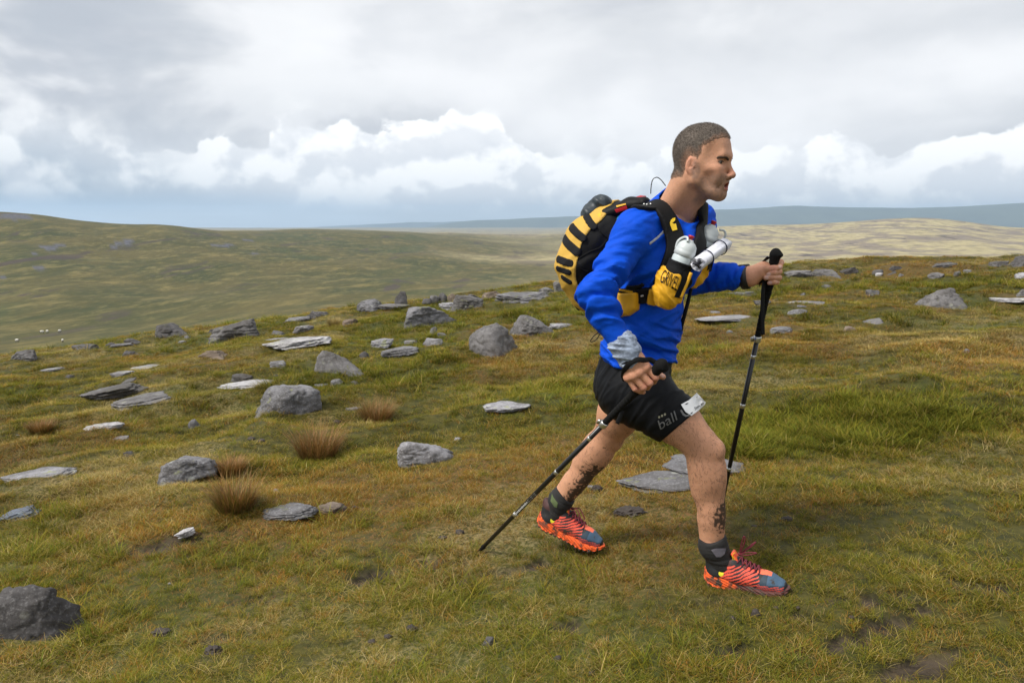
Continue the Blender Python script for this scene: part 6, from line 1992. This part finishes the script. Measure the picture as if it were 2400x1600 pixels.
band('compression_strap', [(590, 700), (560, 712), (500, 716)], .007, M_black, off=.012, th=.003, fld=SHT)
v, f = tube([P(*z2(896, 690), 2.70), P(*z2(862, 830), 2.69), P(*z2(826, 962), 2.68)], [.006, .0065, .0065], 8)
v2, f2 = tube([P(*z2(828, 955), 2.68), P(*z2(822, 976), 2.68)], .0085, 8)
v, f = join([(v, f), (v2, f2)]); ppart('strap_tail', v, f, M_black)
for q in ((583, 768), (592, 766), (600, 206), (618, 208), (640, 205)):
    px, py = z2(*q); s_ = SH0.trace(np.array([px]), np.array([py]), off=.018)[0]
    v, f = sphere(s_, .0035, 6); ppart('eyelet', v, f, M_metal)

# chest pockets with their bottles
def on_chest(zf, x, y, off):
    px, py = zf(x, y); return SH0.trace(np.array([px]), np.array([py]), off=off)[0]
bR1 = on_chest(z3, 470, 640, .036)
YB = bR1[1]
RT, RB = P(*z3(582, 300), YB - .012), P(*z3(345, 872), YB + .008)
axR = unit(RB - RT)
dLR = LF * .205 + vec(0, 0, .0)
LT = P(*z3(800, 158), YB + .15); LB = LT + (RB - RT) * .96
def bottle(T, B, label, lab2):
    ax = unit(T - B); L = np.linalg.norm(T - B)
    e = empty('water_bottle', B); tagp(e, label, 'bottle')
    pz = lambda n_, v, f, m, **k: part(n_, v, f, m, e, base=B, **k)
    v, f = lathe(B, ax, [(.0, .010), (.004, .026), (.012, .030), (.06, .031), (L - .088, .031), (L - .072, .0310), (L - .064, .0285), (L - .060, .027)], 28); pz('bottle_body', v, f, M_botb)
    v, f = lathe(B, ax, [(L - .066, .0285), (L - .064, .0325), (L - .050, .0330), (L - .048, .0318), (L - .044, .0318), (L - .030, .0285), (L - .022, .0215), (L - .016, .0125), (L - .012, .0115)], 28)
    cap = pz('cap', v, f, M_bot)
    v, f = lathe(B, ax, [(L - .014, .0070), (L - .006, .0072), (L - .005, .0092), (L, .0092), (L + .001, .0065)], 16); part('nozzle', v, f, M_red, cap, base=B)
    a, b, d = frame(ax)
    side = unit(a * (1 if lab2 > 0 else -1) - ax * 0)
    sx = unit(np.cross(ax, vec(0, -1, 0))); sx = sx if (sx[0] > 0) == (lab2 > 0) else -sx
    c0 = B + ax * (L - .040) + sx * .031
    if lab2 > 0:
        pth = catmull([c0 + ax * .020 - sx * .004, c0 + ax * .022 + sx * .012, c0 + ax * .010 + sx * .022, c0 - ax * .006 + sx * .018, c0 - ax * .012 + sx * .002], 5)
    else:
        pth = catmull([c0 - ax * .012, c0 + ax * .010 + sx * .002, c0 + ax * .026 - sx * .008, c0 + ax * .030 - sx * .018 + vec(0, -.012, 0), c0 + ax * .018 - sx * .022 + vec(0, -.022, 0)], 5)
    v, f = tube(pth, .0038, 8); part('loop_handle', v, f, M_bot, cap, base=B)
    for w_ in np.linspace(0, 2 * math.pi, 22, endpoint=False):
        pass
    return ax, L
bottle(RT, RB, 'pale grey bottle with red nozzle in the near chest pocket', -1)
bottle(LT, LB, 'pale grey bottle with red nozzle in the far chest pocket, behind the rolled map', 1)
def pocket(T, B, near):
    ax = unit(T - B); L = np.linalg.norm(T - B)
    nrm = SH0.grad(np.array([B + ax * L * .4]))[0]
    sl = Fld(); sl.u(rc(B + ax * .02, B + ax * (L - .085), .037, .036)); sl.cut(rc(B + ax * .01, B + ax * L, .031, .032), 0)
    tp = np.asarray(B + ax * (L - .086), np.float32)
    sl.inter(lambda p: (p - tp) @ np.asarray(ax, np.float32))
    sl.disp(lambda p: -.002 * cl(fold_noise(p, ax, 50, 14, 4.0), -.5, 1))
    v, f = sl.mesh(.0026); ppart('bottle_sleeve', v, f, M_blackm)
    po = Fld(); po.u(rc(B + ax * .012, B + ax * (L - .135), .045, .043)); po.u(rc(B + ax * .0, B + ax * .05 + vec(-.01, 0, 0), .040, .042), .02)
    po.cut(rc(B + ax * .03, B + ax * L, .037, .037), 0)
    tp2 = np.asarray(B + ax * (L - .128), np.float32); n2 = np.asarray(unit(ax * .9 + vec(.42, 0, 0)), np.float32)
    po.inter(lambda p: (p - tp2) @ n2 + .008 * np.sin((p[..., 0] - p[..., 2]) * 60))
    po.disp(lambda p: -.0045 * cl(fold_noise(p, unit(ax * .5 + vec(.8, 0, .2)), 44, 16, 9.0), -.5, 1))
    v, f = po.mesh(.0026); o = ppart('pouch', v, f, M_yel, label='yellow stretch pouch of the %s chest pocket' % ('near' if near else 'far'))
    return po, o
POR, pouchR = pocket(RT, RB, True)
POL, pouchL = pocket(LT, LB, False)
lay_text('lettering', 'GRIVEL', z3, (268, 742), (165, 92), (45, -122), POR, M_black, pouchR, PB, off=.0015)
# black edging and yellow strip down the front of the near pocket
POR2 = Fld(); POR2.ops = [o for o in POR.ops if o[0] == 'u']
lay_poly('pocket_edge', [(500, 648), (590, 605), (560, 700), (480, 905), (412, 892), (470, 760)], z3, POR2, M_black, pouchR, PB, off=.006, grid=6)
v, f = ribbon(catmull([P(*z3(*q), YB - .035) for q in ((578, 655), (545, 740), (505, 830), (478, 900))], 4), [(.2, -1, .1)] * 13, .011, .006); ppart('pocket_trim', v, f, M_yel)
lay_poly('lettering', [(728, 640), (745, 575), (790, 560), (775, 640), (748, 652), (752, 615), (768, 612)], z3, POL, M_black, pouchL, PB, off=.0015, grid=4)
# the mark on the shoulder strap
STR = Fld(); STR.ops = SH0.ops
SOFF = .019
lay_poly('strap_mark', [(372, 175), (380, 148), (398, 130), (424, 124), (422, 150), (404, 168), (392, 172), (396, 200), (402, 222), (416, 218), (412, 184), (430, 180), (444, 240), (398, 252), (386, 225), (376, 198)], z3, SH0, M_yelp, strapR, PB, off=SOFF, grid=5)
# sternum strap
v, f = tube([on_chest(z3, 640, 400, .014), P(*z3(700, 345), YB + .10)], .005, 8); ppart('sternum_strap', v, f, M_black)
print('pack', time.time() - T0)

# ------------------------------------------------------------------ rolled map held across the bottles
m0, m1 = P(*z3(640, 572), YB - .048), P(*z3(905, 378), YB + .125)
mx = unit(m1 - m0); ma, mb_, _ = frame(mx)
rm = empty('rolled_map', m0); tagp(rm, 'rolled white paper map held by two dark bands across the chest', 'map')
def roll(r0, r1, turns, e0, e1, seg=26):
    """a sheet rolled into a spiral"""
    n = int(seg * turns); V, Fq = [], []
    for k in range(n + 1):
        w_ = 2 * math.pi * turns * k / n; r_ = r0 + (r1 - r0) * k / n
        dv = (math.cos(w_) * ma + math.sin(w_) * mb_)
        for s, q in ((e0, 0), (e1, 1)):
            wob = .0020 * math.sin(3 * w_ + 5 * q) + .0012 * math.sin(7 * w_)
            V.append(m0 + mx * (s + wob * 1.5) + dv * (r_ + wob * (1 - .5 * q)))
    for k in range(n):
        Fq.append((2 * k, 2 * k + 1, 2 * k + 3, 2 * k + 2))
    return np.array(V), Fq
Lm = np.linalg.norm(m1 - m0)
v, f = roll(.0095, .0225, 3.0, 0, Lm); o = part('sheet', v, f, M_map, rm, base=m0)
sm = o.modifiers.new('thick', 'SOLIDIFY'); sm.thickness = .0009
v, f = lathe(m0 + mx * .004, mx, [(0, .0005), (0.0, .012), (.02, .013)], 16); 
nv = [(m0 + mx * (-.0015) + ma * x + mb_ * y) for x, y in [(.0 + .017 * math.cos(a) * (.55 + .45 * math.cos(3 * a)), .017 * math.sin(a) * (.55 + .45 * math.cos(3 * a))) for a in np.linspace(0, 6.2832, 30, endpoint=False)]]
bmv = np.array(nv + [q + mx * .006 for q in nv]); n_ = len(nv)
part('inner_fold', bmv, [tuple(range(n_ - 1, -1, -1)), tuple(range(n_, 2 * n_))] + [(i, (i + 1) % n_, n_ + (i + 1) % n_, n_ + i) for i in range(n_)], M_mapd, rm, base=m0, smooth=False)
for t_ in (.30, .80):
    cc = m0 + mx * Lm * t_
    v, f = tube([cc + .0240 * (math.cos(a) * ma + math.sin(a) * mb_) for a in np.linspace(0, 6.2832, 30)], .0018, 6, cap=False)
    part('elastic_band', v, f, M_elas, rm, base=m0)

# ------------------------------------------------------------------ poles
def pole(top, tip, label, marks, strap_paths, grip_len=.315, lever=1):
    d = unit(tip - top); L = np.linalg.norm(tip - top)
    e = empty('trekking_pole', tip); tagp(e, label, 'trekking pole', 'pair of black trekking poles')
    pz = lambda n_, v, f, m, par=None: part(n_, v, f, m, par or e, base=tip)
    g = Fld(); a, b, _ = frame(d)
    fw = unit(HD - d * (HD @ d))
    prof = [(0, .017), (.006, .0195), (.018, .0175), (.035, .0155), (.06, .0142), (.09, .0152), (.12, .0160), (.145, .0140), (.16, .0128)]
    for (s0, r0), (s1, r1) in zip(prof[:-1], prof[1:]): g.u(rc(top + d * s0, top + d * s1, r0, r1), .004)
    g.u(ell(top + d * .004 + fw * .009, (.017, .017, .008), np.stack([fw, np.cross(d, fw), d])), .010)
    g.u(rc(top + d * .16, top + d * grip_len, .0128, .0112), .004)
    g.disp(lambda p: np.where(((p - np.asarray(top, np.float32)) @ np.asarray(d, np.float32)) > .165, .0012 * (np.sin(((p - np.asarray(top, np.float32)) @ np.asarray(d, np.float32)) * 420) > .4), 0))
    v, f = g.mesh(.0022); pz('grip', v, f, M_foam)
    v, f = lathe(top + d * (grip_len - .01), d, [(0, .0088), (L * .42, .0088), (L * .42 + .001, .0080), (L * .72, .0080), (L * .72 + .001, .0071), (L - grip_len - .03, .0068), (L - grip_len - .02, .0066)], 16)
    shaft = pz('shaft', v, f, M_pole)
    v, f = lathe(top + d * (grip_len - .004), d, [(0, .0128), (.002, .0140), (.020, .0140), (.022, .0125)], 20); cl_ = pz('clamp', v, f, M_metal)
    nrm = unit(np.cross(d, vec(0, 1, 0))) * lever
    v, f = join([tube([top + d * (grip_len + .001) + nrm * .013, top + d * (grip_len + .004) + nrm * .020, top + d * (grip_len + .018) + nrm * .018], .0045, 8)])
    part('lever', v, f, M_metal, cl_, base=tip)
    for (px_, py_, w_) in marks:
        # nearest place on the pole to that picture position
        ss_ = np.linspace(grip_len + .03, L - .01, 700); q = top + d * ss_[:, None]; qx, qy = proj(q)
        k = np.argmin((qx - px_) ** 2 + (qy - py_) ** 2)
        v, f = lathe(q[k] - d * w_ * .5, d, [(0, .0084), (.0005, .0093), (w_ - .0005, .0093), (w_, .0084)], 18); pz('joint_ring', v, f, M_metal)
    v, f = lathe(top + d * (L - .055), d, [(0, .0070), (.004, .0100), (.012, .0100), (.016, .0078), (.045, .0062), (.055, .0045)], 14); pz('tip', v, f, M_foam)
    for pts, w_, nn in strap_paths:
        c = catmull(pts, 6)
        v, f = ribbon(c, [nn] * len(c), w_, .0022); pz('wrist_strap', v, f, M_black)
    return d, L, e, shaft
tipR = ghit(1121., 1293.); topR = P(*z4(845, 455), 2.372)
sR = [([W(z4, 640, 410, YR - .03), W(z4, 560, 405, YR - .036), W(z4, 470, 450, YR - .034), W(z4, 412, 520, YR - .02), W(z4, 398, 590, YR + .01), W(z4, 415, 640, YR + .04)], .016, (0, -1, .2)),
      ([W(z4, 640, 410, YR - .03), W(z4, 700, 405, YR - .01), W(z4, 770, 440, YR - .005)], .016, (0, -1, .2)),
      ([W(z4, 390, 990, 2.50), W(z4, 360, 1060, 2.495), W(z4, 325, 1140, 2.49)], .015, (.2, -1, 0))]
dR_, LR_, poleR, shaftR = pole(topR, tipR, 'black trekking pole in the near hand, slanting back past the trailing leg', [(1377, 1022, .014), (1300, 1102, .016), (1203, 1200, .016)], sR, .325, -1)
tipL = ghit(1676., 1250.); topL = P(*z7(1128, 232), 2.795)
sL = [([W(z7, 1010, 300, YL - .004), W(z7, 960, 345, YL + .01), W(z7, 900, 390, YL + .03)], .015, (.3, -1, .3)),
      ([W(z7, 940, 700, YL - .008), W(z7, 915, 860, YL - .012), W(z7, 905, 1100, YL - .012), W(z7, 905, 1300, YL - .012), W(z7, 910, 1480, YL - .012), W(z7, 915, 1600, YL - .012)], .016, (.3, -1, 0)),
      ([W(z7, 930, 690, YL + .0), W(z7, 880, 730, YL + .012), W(z7, 860, 770, YL + .03)], .016, (.3, -1, .3))]
dL_, LL_, poleL, shaftL = pole(topL, tipL, 'upright black trekking pole in the far hand ahead of the person', [(1763.5, 835, .014), (1738, 950, .018), (1701, 1097, .014)], sL, .315, -1)
# small white printed marks along the near pole's lower section
q0 = .50 * LR_
for i in range(26):
    s_ = LR_ * .62 + i * .0062
    c_ = topR + dR_ * s_; n_ = unit((CAM - c_) - dR_ * ((CAM - c_) @ dR_)); t_ = np.cross(dR_, n_)
    h_ = .0028 if i % 4 else .0045
    q = [c_ + n_ * .0083 + t_ * a_ * h_ + dR_ * b_ * .0019 for a_, b_ in ((-1, -1), (1, -1), (1, 1), (-1, 1))]
    v = np.array(q); f = flip_to_cam(v, [(0, 1, 2, 3)])
    part('printed_mark', v, f, M_white, shaftR, base=tipR, smooth=False)
wl = empty('wrist_watch', wrL); tagp(wl, 'black sports watch on the far wrist', 'watch')
faL = unit(wrL - elL); a_, b_, _ = frame(faL)
wc = P(*z7(622, 650), 2.80); 
for off_, nm, r_ in ((0, 'watch_strap', .0365),):
    pth = [wc + r_ * (math.cos(t) * a_ * 1.0 + math.sin(t) * b_ * 1.0) for t in np.linspace(0, 6.2832, 30)]
    nrmls = [unit(q - wc) for q in pth]
    v, f = ribbon(pth, nrmls, .028, .008); part(nm, v, f, M_watch, wl, base=wrL)
up_ = unit(UPV - faL * (UPV @ faL)); fc = wc + up_ * .040 + vec(0, .012, 0)
v, f = lathe(fc - up_ * .006, up_, [(0, .018), (.002, .0215), (.010, .0215), (.012, .019)], 24); wcase = part('watch_case', v, f, M_watch, wl, base=wrL)
v, f = lathe(fc + up_ * .0062, up_, [(0, .018), (.0008, .0178)], 24); part('watch_face', v, f, M_glass, wcase, base=wrL)
print('gear', time.time() - T0)
# ------------------------------------------------------------------ the moist air between here and the far dale
def build_haze():
    x0, x1, y0, y1, z0, z1 = -27000, 27000, -14300, 26500, HAZE_LO, 520
    V = [(x, y, z) for x in (x0, x1) for y in (y0, y1) for z in (z0, z1)]
    Fq = [(0, 1, 3, 2), (4, 6, 7, 5), (0, 4, 5, 1), (2, 3, 7, 6), (0, 2, 6, 4), (1, 5, 7, 3)]
    m = bpy.data.materials.new('haze'); m.use_nodes = True
    nt = m.node_tree; nt.nodes.clear()
    pv = nt.nodes.new('ShaderNodeVolumePrincipled')
    pv.inputs['Color'].default_value = (.58, .78, 1.0, 1)
    pv.inputs['Density'].default_value = 6.2e-5
    pv.inputs['Anisotropy'].default_value = .1
    out = nt.nodes.new('ShaderNodeOutputMaterial'); nt.links.new(pv.outputs[0], out.inputs['Volume'])
    o = mesh_np('haze', np.array(V, float), Fq, m, smooth=False)
    tagp(o, 'thin bluish haze filling the air over the whole moor', None, None, 'stuff')
HAZE_LO = min(float(np.min([v.co.z for v in ob.data.vertices])) for ob in bpy.data.objects if ob.type == 'MESH' and ob.name.split('.')[0] in ('ground', 'hill')) - 1.0
build_haze()
print('total', time.time() - T0)
